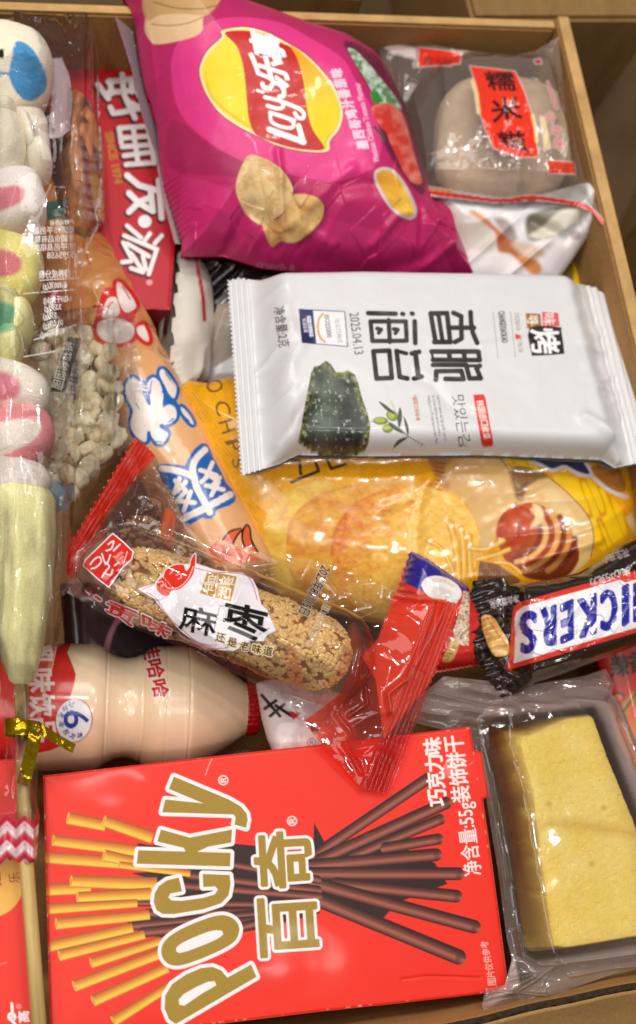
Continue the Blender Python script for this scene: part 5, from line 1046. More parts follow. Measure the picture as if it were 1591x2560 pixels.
def p_poc(p):
    p.blend(np.arange(p.X.size), np.ones(p.X.size), lambda X, Y: (lambda t: C('#ec2d1b') * (1 - t)[:, None] + C('#e82a1a') * t[:, None])(np.clip(fbm(X / 200, Y / 200, 2, 3) + .5, 0, 1)))
    Z = zz(0, 1860, 1.89); Q = zz(791, 1760, 1.89)
    choco = [(-1, '#1d0b09'), (-.7, '#35150f'), (-.2, '#6e352b'), (.2, '#a05c4c'), (.5, '#8a483b'), (.8, '#4a1f18'), (1, '#1d0b09')]
    gold = [(-1, '#8f4a14'), (-.7, '#bb661c'), (-.2, '#d98c2c'), (.3, '#ecb93c'), (.7, '#ecc544'), (1, '#b8701e')]
    # dark bundle in the middle
    p.poly(Z([(640, 480), (1100, 470), (1300, 490), (1512, 560), (1512, 800), (1200, 880), (900, 930), (640, 900), (720, 780), (720, 640), (620, 610), (900, 590)]), '#2c1210', soft=2)
    p.poly(Q([(-10, 560), (60, 690), (240, 800), (300, 870), (200, 960), (0, 930), (-20, 900)]), '#241110', soft=2)
    p.poly(Q([(0, 700), (330, 640), (560, 750), (620, 850), (380, 940), (320, 1010), (0, 930)]), '#2a1210', soft=2)
    for a, b, wd in (((-60, 750), (528, 352), 56), ((20, 735), (612, 468), 60), ((180, 715), (585, 545), 52), ((330, 680), (575, 638), 54), ((-100, 770), (565, 712), 62), ((-100, 800), (670, 802), 62), ((100, 850), (660, 908), 62), ((0, 850), (745, 1052), 66), ((-60, 895), (672, 1195), 74)):
        qa, qb = Q([a, b]); p.stroke([qa, qb], wd / 1.89, None, ramp=choco, soft=1.6)
        p.ell(qb[0] + 2, qb[1], wd / 1.89 * .22, wd / 1.89 * .42, math.degrees(math.atan2(b[1] - a[1], b[0] - a[0])), '#43201a', soft=6, k=.5)
    for a, b, wd in (((900, 620), (1500, 690), 44), ((660, 490), (1500, 640), 40), ((760, 660), (1500, 720), 44), ((650, 750), (1500, 760), 36), ((700, 800), (1300, 790), 44), ((620, 860), (1250, 800), 44), ((680, 890), (1250, 830), 50), ((760, 960), (1200, 850), 44)):
        p.stroke(Z([a, b]), wd / 1.89, None, ramp=choco, soft=1.6)
    def biscuit(a, b, w0, w1=None):
        qa, qb = Z([a, b]); L_ = math.hypot(qb[0] - qa[0], qb[1] - qa[1]); ux, uy = (qb[0] - qa[0]) / L_, (qb[1] - qa[1]) / L_
        p.stroke([qa, qb], w0 / 1.89, None, ramp=gold, w1=(w1 or w0) / 1.89, soft=1.6, flat=True)
        p.ell(qa[0] + ux * 1.5, qa[1] + uy * 1.5, 3.2, w0 / 1.89 * .48, math.degrees(math.atan2(uy, ux)), '#e6b84a', soft=2); p.ell(qa[0] + ux * 2, qa[1] + uy * 2, 1.6, w0 / 1.89 * .33, math.degrees(math.atan2(uy, ux)), '#c98a34', soft=2)
    for a, b, w0, w1 in (((320, 350), (500, 385), 58, 56), ((490, 362), (722, 442), 54, 62), ((250, 455), (648, 505), 54, 56), ((165, 532), (560, 560), 56, 58), ((490, 525), (650, 560), 56, 50), ((560, 570), (900, 612), 34, 34), ((205, 690), (430, 680), 58, 56), ((335, 648), (742, 662), 56, 64), ((365, 725), (715, 708), 52, 60), ((222, 780), (650, 752), 52, 40), ((265, 850), (708, 806), 56, 48), ((205, 962), (628, 868), 56, 50), ((280, 1000), (684, 900), 54, 44), ((430, 1035), (762, 930), 52, 40), ((350, 1145), (752, 992), 54, 52), ((440, 1215), (792, 1056), 54, 52), ((535, 1310), (885, 1092), 54, 40)):
        biscuit(a, b, w0, w1)
    mX, mY = p.X, p.Y
    # lettering: white keyline, then gold
    Y_ = Z([(823, 155), (1080, 262), (1140, 297), (1166, 330), (1170, 360), (1163, 395), (1110, 380), (1116, 348), (1105, 332), (768, 322), (783, 263), (968, 282), (800, 212)])
    K1 = Z([(655, 503), (1090, 515), (1087, 578), (648, 565)]); K2 = Z([(762, 405), (897, 443), (1097, 405), (1092, 465), (985, 484), (925, 512), (880, 512), (870, 490), (745, 460)])
    Cc = Z([(845, 632), (790, 645), (752, 672), (733, 705), (728, 748), (742, 785), (770, 802), (820, 803), (960, 780), (1045, 752), (1080, 715), (1090, 660), (1085, 620), (960, 615), (962, 675), (1018, 672), (1032, 688), (1015, 712), (960, 728), (860, 742), (812, 740), (795, 725), (805, 706), (860, 695)])
    Oo = Z([(1060, 810), (1105, 828), (1128, 860), (1128, 895), (1105, 935), (1040, 975), (930, 1022), (850, 1046), (800, 1040), (772, 1012), (764, 975), (778, 935), (820, 897), (900, 855), (1000, 818)]); Oi = Z([(1040, 880), (1055, 890), (1048, 908), (1000, 935), (890, 978), (845, 987), (832, 972), (845, 950), (900, 920), (990, 885)])
    Pp = Z([(1187, 1043), (1212, 1100), (832, 1322), (800, 1300), (780, 1250), (782, 1190), (815, 1135), (880, 1090), (950, 1060), (1005, 1054), (1045, 1070), (1075, 1105)]); Pi = Z([(985, 1124), (1015, 1122), (1022, 1140), (960, 1175), (872, 1235), (850, 1232), (846, 1208), (870, 1182), (930, 1148)])
    sg = lambda q, sm=False: segs_of(smooth(q, True, 4) if sm else q)
    shapes = [sg(Y_), sg(K1), sg(K2), sg(Cc), sg(Oo, True), sg(Pp)]
    for s_ in shapes: p.fill(s_, '#efeaec', expand=9.5, soft=1.4)
    gcol = lambda X, Y: (C('#a08229')[None] * (1 + .10 * fbm(X / 2.5, Y / 2.5, 2, 5))[:, None]).astype(F32)
    for s_ in shapes: p.fill(s_, gcol, expand=.5, soft=1.3)
    p.fill(sg(Oi, True), '#efeaec', expand=-.5, soft=1.3); p.fill(sg(Pi), '#ec2d1b', expand=-.5, soft=1.3); p.fill(sg(Pi), '#efeaec', expand=.5, soft=1.3)
    b1 = [(797, 2382), (788, 2241), (646, 2250), (655, 2392)]; b2 = [(781, 2212), (773, 2078), (635, 2086), (643, 2222)]
    for ch, q in (('百', b1), ('奇', b2)): p.gquad(ch, q, '#efeaec', bold=11, soft=1.4)
    for ch, q in (('百', b1), ('奇', b2)): p.gquad(ch, q, gcol, bold=4.2, soft=1.3)
    for x, y in ((572, 1962), (744, 2064)): p.text('®', x, y, 34, -95, '#f3d8d4', bold=.6)
    # side print
    for j, ch in enumerate('巧克力味'): p.gquad(ch, [(1118 - j * 4.2, 2012 - j * 43), (1114 - j * 4.2, 1972 - j * 43), (1070 - j * 4.2, 1976 - j * 43), (1074 - j * 4.2, 2016 - j * 43)], '#f6e6e2', bold=1.5)
    for j, ch in enumerate('装饰饼干'): p.gquad(ch, [(1178 - j * 5.2, 2003 - j * 42), (1173 - j * 5.2, 1964 - j * 42), (1126 - j * 5.2, 1968 - j * 42), (1131 - j * 5.2, 2007 - j * 42)], '#f6e6e2', bold=1.0)
    p.text('净含量:55g', 1202, 2188, 50, -97.5, '#f6e6e2', sx=.80, bold=.4)
    for j, ch in enumerate('图片仅供参考'): p.gquad(ch, [(1242 - j * 4, 2462 - j * 18.5), (1240 - j * 4, 2445 - j * 18.5), (1219 - j * 3.6, 2447 - j * 18.5), (1221 - j * 3.6, 2464 - j * 18.5)], '#f0bcb2', bold=.1)
    # scuffs and creases on the board
    p.stroke([(110, 1946), (450, 1907), (800, 1868), (1172, 1824)], 4, '#e0483c', soft=4, k=.6); p.stroke([(113, 1945), (120, 2100), (122, 2300), (128, 2560)], 9, '#c22a20', soft=3, k=.7)
    p.stroke([(530, 1898), (522, 1915), (514, 1938)], 2, '#f4c8c0', soft=2, k=.7); p.stroke([(1005, 2448), (1060, 2440), (1120, 2438), (1200, 2444)], 1.6, '#8e1a14', sm=True, soft=2, k=.7)
    for k in range(16): a = random.uniform(130, 1200), random.uniform(1930, 2480); p.stroke([a, (a[0] + random.uniform(-30, 30), a[1] + random.uniform(-10, 10))], 1.0, '#ee6a5c', soft=1.5, k=.35)
    for k in range(46):
        t_ = random.random(); e0, e1 = random.choice((((127, 2606), (791, 2527)), ((791, 2527), (1262, 2475)), ((1175, 1822), (1262, 2390)), ((112, 1939), (1175, 1820)), ((110, 1942), (127, 2606)))); a = (e0[0] + (e1[0] - e0[0]) * t_, e0[1] + (e1[1] - e0[1]) * t_); l_ = random.uniform(2, 9) / math.hypot(e1[0] - e0[0], e1[1] - e0[1]); p.stroke([a, (a[0] + (e1[0] - e0[0]) * l_, a[1] + (e1[1] - e0[1]) * l_)], random.uniform(1.5, 3.2), '#f4c4ba', soft=2, k=random.uniform(.3, .8))
    p.stroke([(1252, 2310), (1262, 2390), (1270, 2462)], 4, '#f0b8b0', sm=True, soft=3, k=.6)
sheet('printed_face', Plane(.1000), o_poc, 1.5, lambda X, Y, sd: .0014 * np.clip(sd / 300, 0, 1) ** .7 - .0006 * np.clip(1 - sd / 6, 0, 1) ** 2 + .0003 * fbm(X / 200, Y / 160, 2, 3) + crease(X, Y, [(1005, 2448), (1060, 2440), (1200, 2444)], 4, -.00025), p_poc, M_card, poc)
rb_ = thing('red_biscuit_box', 'red box with an orange disc left of the wooden stick', 'biscuit box', tuple(P(20, 2250, .07)))
o_rb = [(-80, 1905), (66, 1895), (76, 2100), (84, 2300), (92, 2640), (-90, 2640)]
prism('box_body', o_rb, .0960, .070, M_redside, rb_)
def p_rb(p):
    p.ell(-22, 2205, 82, 88, 0, lambda X, Y: (lambda t: C('#e39a34') * (1 - t)[:, None] + C('#e8b553') * t[:, None])(np.clip((Y - 2130) / 150, 0, 1)), soft=2)
    p.text('乐', 48, 2208, 30, -95, '#a04a18', sx=.95, bold=.4); p.text('娃', 2, 2214, 36, -95, '#a04a18', bold=1)
    p.stroke([(30, 2509), (32, 2535)], 7, '#f2e8ea'); p.ell(30, 2542, 11, 12, 0, '#f2e8ea'); p.stroke([(30, 2550), (42, 2566)], 7, '#f2e8ea'); p.ell(29, 2540, 2.5, 1.6, 0, '#7c2a28'); p.ell(33, 2546, 2.5, 1.6, 0, '#7c2a28')
    p.text('高', 72, 2556, 30, -94, '#f2e8ea', bold=1.2); p.text('乐', 74, 2590, 30, -94, '#f2e8ea', bold=1.2); p.text('®', 54, 2522, 17, -94, '#e8a8a0', bold=.2)
    p.stroke([(-2, 2412), (18, 2406)], 2, '#f0b0a8', soft=2, k=.7)
sheet('printed_face', Plane(.0964), o_rb, 2, lambda X, Y, sd: -.0006 * np.clip(1 - sd / 6, 0, 1) ** 2, p_rb, M_card, rb_, base='#ea2c1c')

# ------------------------------------------------------------------ sponge cake in a clear tray
cake = thing('sponge_cake_pack', 'yellow sponge cake slab in a clear film pack beside the gold lettered box', 'cake', tuple(P(1430, 2080, .07)))
o_cake = [(1262, 1800), (1285, 1808), (1320, 1798), (1400, 1782), (1484, 1773), (1500, 1790), (1508, 1815), (1550, 1925), (1600, 2045), (1640, 2180), (1652, 2300), (1640, 2348), (1500, 2372), (1385, 2390), (1366, 2380), (1352, 2330), (1326, 2170), (1294, 1990), (1262, 1870)]
o_crust = [(1205, 1796), (1262, 1790), (1484, 1766), (1510, 1815), (1600, 2045), (1652, 2300), (1640, 2352), (1500, 2376), (1340, 2400), (1310, 2380), (1290, 2250), (1240, 2000)]
CKZ = .097
def h_cake(X, Y, sd):
    lf = np.clip((1420 - X) / 90, 0, 1); e = np.clip(1 - sd / (20 + 22 * lf), 0, 1); return -(.024 - .008 * lf) * e ** (2.6 - 1.2 * lf) + .0009 * fbm(X / 120, Y / 120, 2, 3) + .0003 * fbm(X / 11, Y / 11, 3, 4) - .0007 * np.clip(vnoise(X / 10, Y / 10, 9) - .86, 0, 1) * 6
def p_cake(p):
    p.blend(np.arange(p.X.size), np.ones(p.X.size), lambda X, Y: (lambda t: np.clip(C('#f4cf58') * (1 - t)[:, None] + C('#fbe286') * t[:, None], 0, 1))(np.clip(.5 + .5 * fbm(X / 60, Y / 60, 3, 2) + .35 * fbm(X / 5, Y / 5, 2, 8), 0, 1)))
    p.poly([(1330, 2062), (1420, 2046), (1560, 2070), (1590, 2090), (1450, 2078)], '#cf9f34', sm=True, soft=24, k=.5)
    for x, y, r_ in ((1322, 2130, 12), (1322, 2220, 10), (1372, 2010, 8), (1510, 2020, 8), (1350, 2224, 6), (1318, 1834, 7), (1275, 1880, 7), (1480, 2160, 7)): p.ell(x, y, r_, r_ * .8, 0, '#c79a36', soft=8, k=.55)
    for x, y in ((1345, 2222), (1352, 2228), (1340, 2232), (1500, 1950), (1410, 1900)): p.ell(x, y, 2, 1.5, 0, '#8a5a20', soft=2, k=.8)
    s = p.sd; t = np.clip(1 - s / 44, 0, 1); lft = np.clip((1420 - p.X0) / 90, 0, 1) * np.clip((2380 - p.Y0) / 40, 0, 1); cr_ = np.clip(t * 2.2 * (.85 + .5 * fbm(p.X0 / 30, p.Y0 / 26, 3, 5)), 0, 1) * lft
    tq_ = np.clip(t * 1.25, 0, 1)[:, None] ** 1.3
    edge = (C('#e0ae48')[None] * (1 - tq_) + C('#84480f')[None] * tq_) * (1 + .35 * fbm(p.X0 / 40, p.Y0 / 40, 3, 6)[:, None]); p.c = (p.c * (1 - cr_[:, None]) + np.clip(edge, 0, 1) * cr_[:, None]).astype(F32)
    p.poly([(1226, 1790), (1262, 1800), (1290, 1812), (1270, 1824), (1240, 1820)], '#8f5a20', sm=True, soft=8, k=.8)
sheet('sponge_cake', Plane(CKZ), o_cake, 1.8, h_cake, p_cake, mat_print('sponge_crumb', rough=.8, bs=1500, bst=.6, var=.10, vs=500, spec=.2, dist=.0006), cake)
M_tray = mat_film('clear_tray', rough=.05, haze=.02)
o_tray = [(1185, 1800), (1240, 1745), (1500, 1715), (1545, 1760), (1600, 1900), (1690, 2150), (1700, 2380), (1640, 2420), (1380, 2452), (1330, 2440), (1300, 2400), (1262, 2150), (1215, 1930)]
sheet('tray', Plane(.083), o_tray, 3, lambda X, Y, sd: -.022 * np.clip((sd - 3) / 10, 0, 1) ** .5 + .003 * np.clip(1 - sd / 8, 0, 1), lambda p: (p.a.__setitem__(slice(None), (.06 + .72 * np.clip(sdf(p.X, p.Y, segs_of(o_crust)) / 12, 0, 1)).astype(F32)), p.c.__setitem__(slice(None), C('#dcc6b8'))), M_tray, cake, alpha=0.0)  # pale ink around the cake stands in for film reflections in the gap
o_cw = [(1010, 1800), (1045, 1745), (1110, 1690), (1200, 1700), (1330, 1712), (1460, 1690), (1515, 1672), (1536, 1712), (1528, 1740), (1552, 1800), (1600, 1925), (1680, 2120), (1720, 2300), (1720, 2420), (1591, 2424), (1520, 2440), (1440, 2468), (1400, 2484), (1330, 2506), (1260, 2524), (1206, 2533), (1206, 2500), (1216, 2472), (1262, 2462), (1280, 2400), (1268, 2350), (1245, 2180), (1215, 1990), (1188, 1870), (1150, 1835)]
def h_cw(X, Y, sd):
    d = sdf(X.ravel(), Y.ravel(), segs_of(o_cake)).reshape(X.shape); over = np.clip(1 - d / 60, 0, 1); H = .0085 * over * over * (3 - 2 * over)
    out = np.clip(d / 50, 0, 1); H = H + np.clip(sd / 14, 0, 1) * (out * (.0020 * ridged((X + .2 * Y) / 130, (Y - .2 * X) / 26, 4) * np.clip((1850 - Y) / 60, 0, 1) + .0014 * ridged((X * .98 - Y * .2) / 150, (Y + .2 * X) / 34, 7) * np.clip((Y - 2380) / 40, 0, 1)) + .02 * facets(X / 60, Y / 60, 31) * .05 * out + .0002 * fbm(X / 70, Y / 70, 2, 3))
    for pts, wd, a in (([(1375, 2408), (1480, 2395), (1600, 2380)], 5, .0022), ([(1375, 2408), (1330, 2452), (1290, 2478)], 5, .0022), ([(1288, 2330), (1300, 2385), (1340, 2412), (1375, 2408)], 5, .0026), ([(1205, 2500), (1290, 2480), (1380, 2490)], 4, .0012), ([(1240, 2478), (1360, 2488)], 4, .0012), ([(1210, 2524), (1300, 2500), (1420, 2476)], 5, .0016), ([(1200, 1870), (1235, 2060), (1262, 2250)], 5, .002), ([(1222, 1940), (1270, 2200)], 5, .0014), ([(1420, 2440), (1530, 2420), (1591, 2414)], 5, .0016), ([(1530, 1740), (1600, 1930)], 6, .002)): H = H + crease(X, Y, pts, wd, a)
    return H
def p_cw(p):  # milky patches: soft film reflections put into the wrapper's colour
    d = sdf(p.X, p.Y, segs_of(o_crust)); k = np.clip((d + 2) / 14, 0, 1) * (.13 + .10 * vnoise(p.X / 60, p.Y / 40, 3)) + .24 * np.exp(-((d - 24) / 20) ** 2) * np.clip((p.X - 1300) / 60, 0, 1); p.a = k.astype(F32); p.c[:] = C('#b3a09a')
    p.poly([(1010, 1800), (1110, 1690), (1320, 1710), (1515, 1672), (1535, 1712), (1500, 1760), (1250, 1790), (1190, 1800), (1080, 1790)], '#a88486', soft=20, alpha=.30)
    p.poly([(1262, 2462), (1285, 2380), (1300, 2460), (1280, 2480), (1206, 2533), (1206, 2500)], '#e8c4c0', soft=8, alpha=.45)
    p.poly([(1290, 2480), (1375, 2410), (1591, 2385), (1700, 2380), (1700, 2420), (1591, 2424), (1440, 2470), (1300, 2500)], '#a8a092', soft=10, alpha=.22)
    p.poly([(1512, 1760), (1532, 1745), (1720, 2180), (1690, 2200)], '#c9aaa6', soft=16, alpha=.28)
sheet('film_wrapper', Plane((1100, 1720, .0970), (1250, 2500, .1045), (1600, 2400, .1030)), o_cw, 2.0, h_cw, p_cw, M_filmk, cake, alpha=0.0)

# ------------------------------------------------------------------ bag of puffed pieces
puf = thing('puffed_snack_bag', 'clear bag of creamy white puffed pieces with a small black and white label', 'puffed snack', tuple(P(210, 1020, .07)))
M_puff = mat_plain('creamy_puff', '#f6e8c4', .5, 400, .25, .0006, .05, 90)
rs = np.random.RandomState(11); pts_ = []
for k in range(4000):
    x, y = rs.uniform(95, 290), rs.uniform(830, 1250)
    if x < 290 - max(0, y - 1090) * .75 - max(0, 900 - y) * .8 and all(math.hypot(x - a, y - b) > 30 for a, b in pts_): pts_.append((x, y))
for k, (x, y) in enumerate(pts_[:100]):
    r_ = rs.uniform(17, 27); blob('puffed_piece', x, y, r_ * 1.2, r_ * .95, rs.uniform(0, 180), .088 + rs.uniform(-.004, .004), .0030 + rs.uniform(0, .001), M_puff, puf, lump=.42, seed=k, nu=30, nv=18, lsc=1.6, e=.9)
def h_puf(X, Y, sd):
    m = np.clip(sd / 20, 0, 1); H = .0115 * (1 - (1 - np.clip(sd / 75, 0, 1)) ** 2) ** .6 * np.clip((300 - X) / 60, 0, 1)
    lx = X - (283 + (Y - 900) * .03); seal = np.clip(lx / 6, 0, 1); H = H + seal * .0008 * np.sin(lx * 2 * np.pi / 13)
    return H + .0006 + m * (.0016 * ridged(X / 30, Y / 190, 5) + .0010 * ridged((X + Y) / 60, (Y - X) / 70, 8) + .05 * facets(X / 34, Y / 44, 3) * .04) + crease(X, Y, [(230, 1060), (262, 1052), (275, 1080)], 5, .0012) + crease(X, Y, [(195, 1225), (260, 1150)], 6, .0016)
def p_puf(p):
    Z4 = zz(0, 850, 3.78)
    p.poly([(170, 842), (205, 846), (162, 982), (126, 978)], '#1f1c18', soft=1.5, alpha=.9); p.poly([(205, 850), (208, 900), (192, 985), (163, 982)], '#e6e2dc', soft=1.5, alpha=.88)
    p.text('胆固醇低钠', 152, 976, 30, -74, '#e8e4da', sx=.82, bold=.3); p.text('计量方式', 188, 982, 24, -78, '#2c2824', sx=.88, bold=.2)
    p.poly(Z4([(460, 1370), (540, 1330), (600, 1370), (690, 1350), (700, 1430), (660, 1560), (620, 1620), (540, 1600), (500, 1500)]), '#8fb0c8', sm=True, alpha=.88); p.stroke(Z4([(530, 1335), (600, 1375), (690, 1350)]), 2, '#5a6a58', sm=True, alpha=.9); p.stroke(Z4([(600, 1490), (680, 1510)]), 2, '#5a6a48', alpha=.9)
    p.text('生产日', 105, 880, 22, -14, '#c8583f', alpha=.7, mirror=False)
    p.ell(150, 1095, 4, 3, 0, '#6a4a34', alpha=.8); p.ell(172, 1136, 5, 4, 0, '#5a3a2a', alpha=.8)
o_puf = [(60, 1000), (70, 850), (120, 800), (200, 780), (262, 770), (290, 758)] + [(352, 768)] + zig((348, 780), (345, 830), 4, 6) + [(346, 900), (340, 1000)] + zig((338, 1010), (328, 1110), 6, 7) + [(318, 1120), (260, 1180), (230, 1240), (190, 1290), (140, 1300), (90, 1260)]
sheet('bag_film', Plane((100, 900, .0900), (340, 800, .0925), (300, 1150, .0950)), o_puf, 2.0, h_puf, p_puf, M_filmp, puf, alpha=0.0)
# ------------------------------------------------------------------ marshmallow skewer in clear wrapper
skw = thing('marshmallow_skewer', 'long skewer of pastel marshmallows in clear wrapper tied with a gold ribbon', 'marshmallow skewer', tuple(P(50, 1200, .09)))
def mat_sugar():
    m, nt, out = newmat('sugared_marshmallow'); at = N(nt, 'ShaderNodeAttribute', _attribute_name='Col')
    p = N(nt, 'ShaderNodeBsdfPrincipled', Roughness=.6); p.inputs['Subsurface Weight'].default_value = .5; p.inputs['Subsurface Radius'].default_value = (.0025, .0025, .0025); p.inputs['Subsurface Scale'].default_value = 1.0; p.inputs['Specular IOR Level'].default_value = .15
    tc = nt.nodes.new('ShaderNodeTexCoord'); n2 = N(nt, 'ShaderNodeTexNoise', Scale=1400.0, Detail=2.0); nt.links.new(tc.outputs['Object'], n2.inputs['Vector'])
    mr = N(nt, 'ShaderNodeMapRange'); mr.inputs['From Min'].default_value = .3; mr.inputs['From Max'].default_value = .7; mr.inputs['To Min'].default_value = .90; mr.inputs['To Max'].default_value = 1.06; nt.links.new(n2.outputs[0], mr.inputs[0])
    mx = N(nt, 'ShaderNodeMix', _data_type='RGBA', _blend_type='MULTIPLY'); mx.inputs[0].default_value = 1; nt.links.new(at.outputs['Color'], mx.inputs[6]); nt.links.new(mr.outputs[0], mx.inputs[7]); nt.links.new(mx.outputs[2], p.inputs['Base Color'])
    bump(nt, p, 1600, .35, .0003); nt.links.new(p.outputs[0], out.inputs[0]); return m
M_mm = mat_sugar(); MZ = .106
def mm(cx, cy, rx, ry, ang, base, paint=None, z=MZ, rz=.0130, e=.7, lump=.03, seed=0, name='marshmallow', label=None):
    V, f, at = blob(None, cx, cy, rx, ry, ang, z, rz, M_bubble, skw, base, paint or (lambda p: None), e=e, lump=lump, seed=seed, nu=150, nv=76, lsc=2.2, step=2.5)
    return mesh_obj(name, V, f, M_mm, skw, attrs=at, label=label)
# puppy shaped piece: head, ear, body, belly, paw grown together in one mesh
Wm = '#f3ead4'; parts_v = []; parts_f = []; parts_c = []; off = 0
def p_head(p):
    b = zz(0, 0, 3.78)([(165, 388), (250, 412), (330, 490), (385, 590), (430, 690), (446, 780), (430, 850), (390, 900), (300, 955), (210, 930), (135, 840), (88, 720), (95, 640), (115, 540), (140, 430)])
    p.poly(b, lambda X, Y: (lambda t: C('#2f86c4') * (1 - t)[:, None] + C('#62aede') * t[:, None])(np.clip(.4 + .6 * fbm(X / 3, Y / 3, 2, 5), 0, 1)), sm=True, soft=3); p.stroke([(-10, 192), (4, 184), (24, 186)], 7, '#3a92cc', sm=True, soft=3); p.ell(3, 135, 8, 13, 0, '#15140f', soft=2.5)
    p.poly([(40, 252), (100, 262), (130, 235), (128, 290), (80, 300)], '#dcc89c', sm=True, soft=16, k=.8)
for (cx, cy, rx, ry, an, z, rz, pt, e) in ((18, 190, 116, 112, 14, .108, .016, p_head, .85), (30, 360, 92, 105, 8, .101, .015, None, .85), (12, 372, 62, 82, 0, .108, .0165, None, 1), (14, 278, 28, 24, 0, .116, .008, None, 1), (72, 345, 18, 62, -18, .110, .0105, None, 1), (98, 405, 33, 44, -20, .106, .013, None, 1)):
    V, f, at = blob(None, cx, cy, rx, ry, an, z, rz, M_bubble, skw, Wm, pt or (lambda p: None), e=e, lump=.02, seed=int(cx), nu=130, nv=64, step=2.2)
    parts_v.append(V); parts_f.append(f + off); parts_c.append(at); off += len(V)
mesh_obj('marshmallow', np.concatenate(parts_v), np.concatenate(parts_f), M_mm, skw, attrs={k: np.concatenate([c[k] for c in parts_c]) for k in parts_c[0]}, label='white puppy shaped marshmallow with a blue ear')
mm(6, 520, 110, 72, -14, '#f3e9e2', lambda p: p.poly([(-60, 520), (-20, 480), (30, 464), (58, 470), (62, 488), (48, 508), (0, 528), (-50, 545)], '#e08492', sm=True, soft=9), seed=2, e=.62, label='white marshmallow with a pink oval')
mm(2, 672, 106, 74, 12, '#f0e58e', lambda p: p.poly([(-60, 640), (-10, 622), (40, 634), (54, 656), (46, 680), (10, 692), (-50, 690)], '#dc7c84', sm=True, soft=9), seed=3, e=.62, label='yellow marshmallow with a pink oval')
def p_flower(p):
    p.poly([(-40, 757), (10, 756), (38, 770), (30, 805), (34, 822), (-10, 834), (-40, 830)], '#7fc49a', sm=True, soft=12)
    for s_ in ([(44, 770), (60, 800), (40, 820), (0, 830)], [(40, 822), (52, 860), (40, 900)], [(-5, 830), (-10, 880)]): p.stroke(s_, 4, '#b3a860', sm=True, soft=6, k=.7)
off = 0; pv = []; pf = []; pc = []
for (cx, cy, rx, ry, rz) in ((0, 800, 58, 62, .0165), (10, 760, 38, 32, .013), (52, 808, 34, 50, .0135), (22, 868, 38, 46, .0135), (-25, 875, 36, 42, .013)):
    V, f, at = blob(None, cx, cy, rx, ry, 0, MZ, rz, M_bubble, skw, '#f0ebaa', p_flower, e=.95, lump=.03, seed=int(cy), nu=110, nv=56, step=2.5); pv.append(V); pf.append(f + off); pc.append(at); off += len(V)
mesh_obj('marshmallow', np.concatenate(pv), np.concatenate(pf), M_mm, skw, attrs={k: np.concatenate([c[k] for c in pc]) for k in pc[0]}, label='yellow flower marshmallow with a green centre')
mm(10, 972, 118, 62, 14, '#f5eadb', lambda p: p.ell(6, 966, 46, 36, 10, '#e68c9c', soft=12), seed=5, e=.8, label='white marshmallow with a pink round centre')
mm(16, 1100, 124, 74, -16, '#f0969c', lambda p: p.poly([(-60, 1070), (0, 1056), (60, 1046), (98, 1058), (100, 1082), (70, 1110), (10, 1138), (-50, 1150)], '#f3e8da', sm=True, soft=8), seed=6, e=.85, label='pink marshmallow with a white oval')
# cone piece with whipped top
n1_, n2_ = 120, 96; ts = np.linspace(0, 1, n1_); cxs = np.interp(ts, [0, .1, 1], [22, 24, 58]); cys = 1232 + ts * 488; hw = np.interp(ts, [0, .06, .3, .55, .8, .96, 1], [100, 116, 110, 84, 56, 30, 4]); zc_ = np.interp(ts, [0, 1], [.106, .1065])
axc = np.array([P(a, b, c) for a, b, c in zip(cxs, cys, zc_)]); aa = np.linspace(0, 2 * np.pi, n2_, endpoint=False)
rr = hw[:, None] * (.375 / FPX) * (1 + .022 * np.cos(aa * 9)[None, :] + .02 * fbm(ts[:, None] * 8 + 0 * aa, np.cos(aa)[None, :] + 0 * ts[:, None], 2, 3)); tdir = axc[-1] - axc[0]; tdir /= np.linalg.norm(tdir); uu = np.cross((0, 0, 1.0), tdir); uu /= np.linalg.norm(uu); vv = np.cross(tdir, uu)
V = (axc[:, None] + (rr * np.cos(aa))[..., None] * uu + (rr * np.sin(aa) * .85)[..., None] * vv).reshape(-1, 3); i = np.arange(n1_ * n2_).reshape(n1_, n2_); j = np.roll(i, -1, 1); f = np.stack((i[:-1], i[1:], j[1:], j[:-1]), -1).reshape(-1, 4)
X, Y = proj(V); p = Painter(X, Y, '#fcf4b4', 1, 2.5); at = pattrs(p); mesh_obj('marshmallow', V, f, M_mm, skw, attrs=at, label='pale yellow cone marshmallow')
mm(14, 1205, 110, 52, 6, '#efe3dc', None, seed=9, lump=.12, label='whipped white top of the cone')
# stick, paper tag
V, f = tube_mesh([P(52, 1640, .106), P(60, 2000, .1065), P(66, 2150, .1065), P(84, 2380, .106), P(104, 2640, .106)], .0023, 14)
mesh_obj('stick', V, f, mat_plain('pale_bamboo', '#c9ab6c', .55, 200, .4, .0006, .28, 30, stretch=(14, 1, 14), cstretch=(26, 1, 26)), skw)
sheet('paper_tag', Plane((140, 150, .098), (150, 340, .100), (170, 240, .094)), [(112, 150), (156, 142), (168, 185), (168, 230), (172, 265), (177, 325), (150, 344), (125, 346), (120, 250)], 3, lambda X, Y, sd: .0012 * np.sin(Y / 30) + .001, lambda p: (p.text('6', 139, 318, 24, 180, '#6a6460', bold=0), p.poly([(118, 245), (140, 235), (128, 310), (118, 320)], '#a89a9c', soft=8)), M_card, skw, base='#d6c6cc')
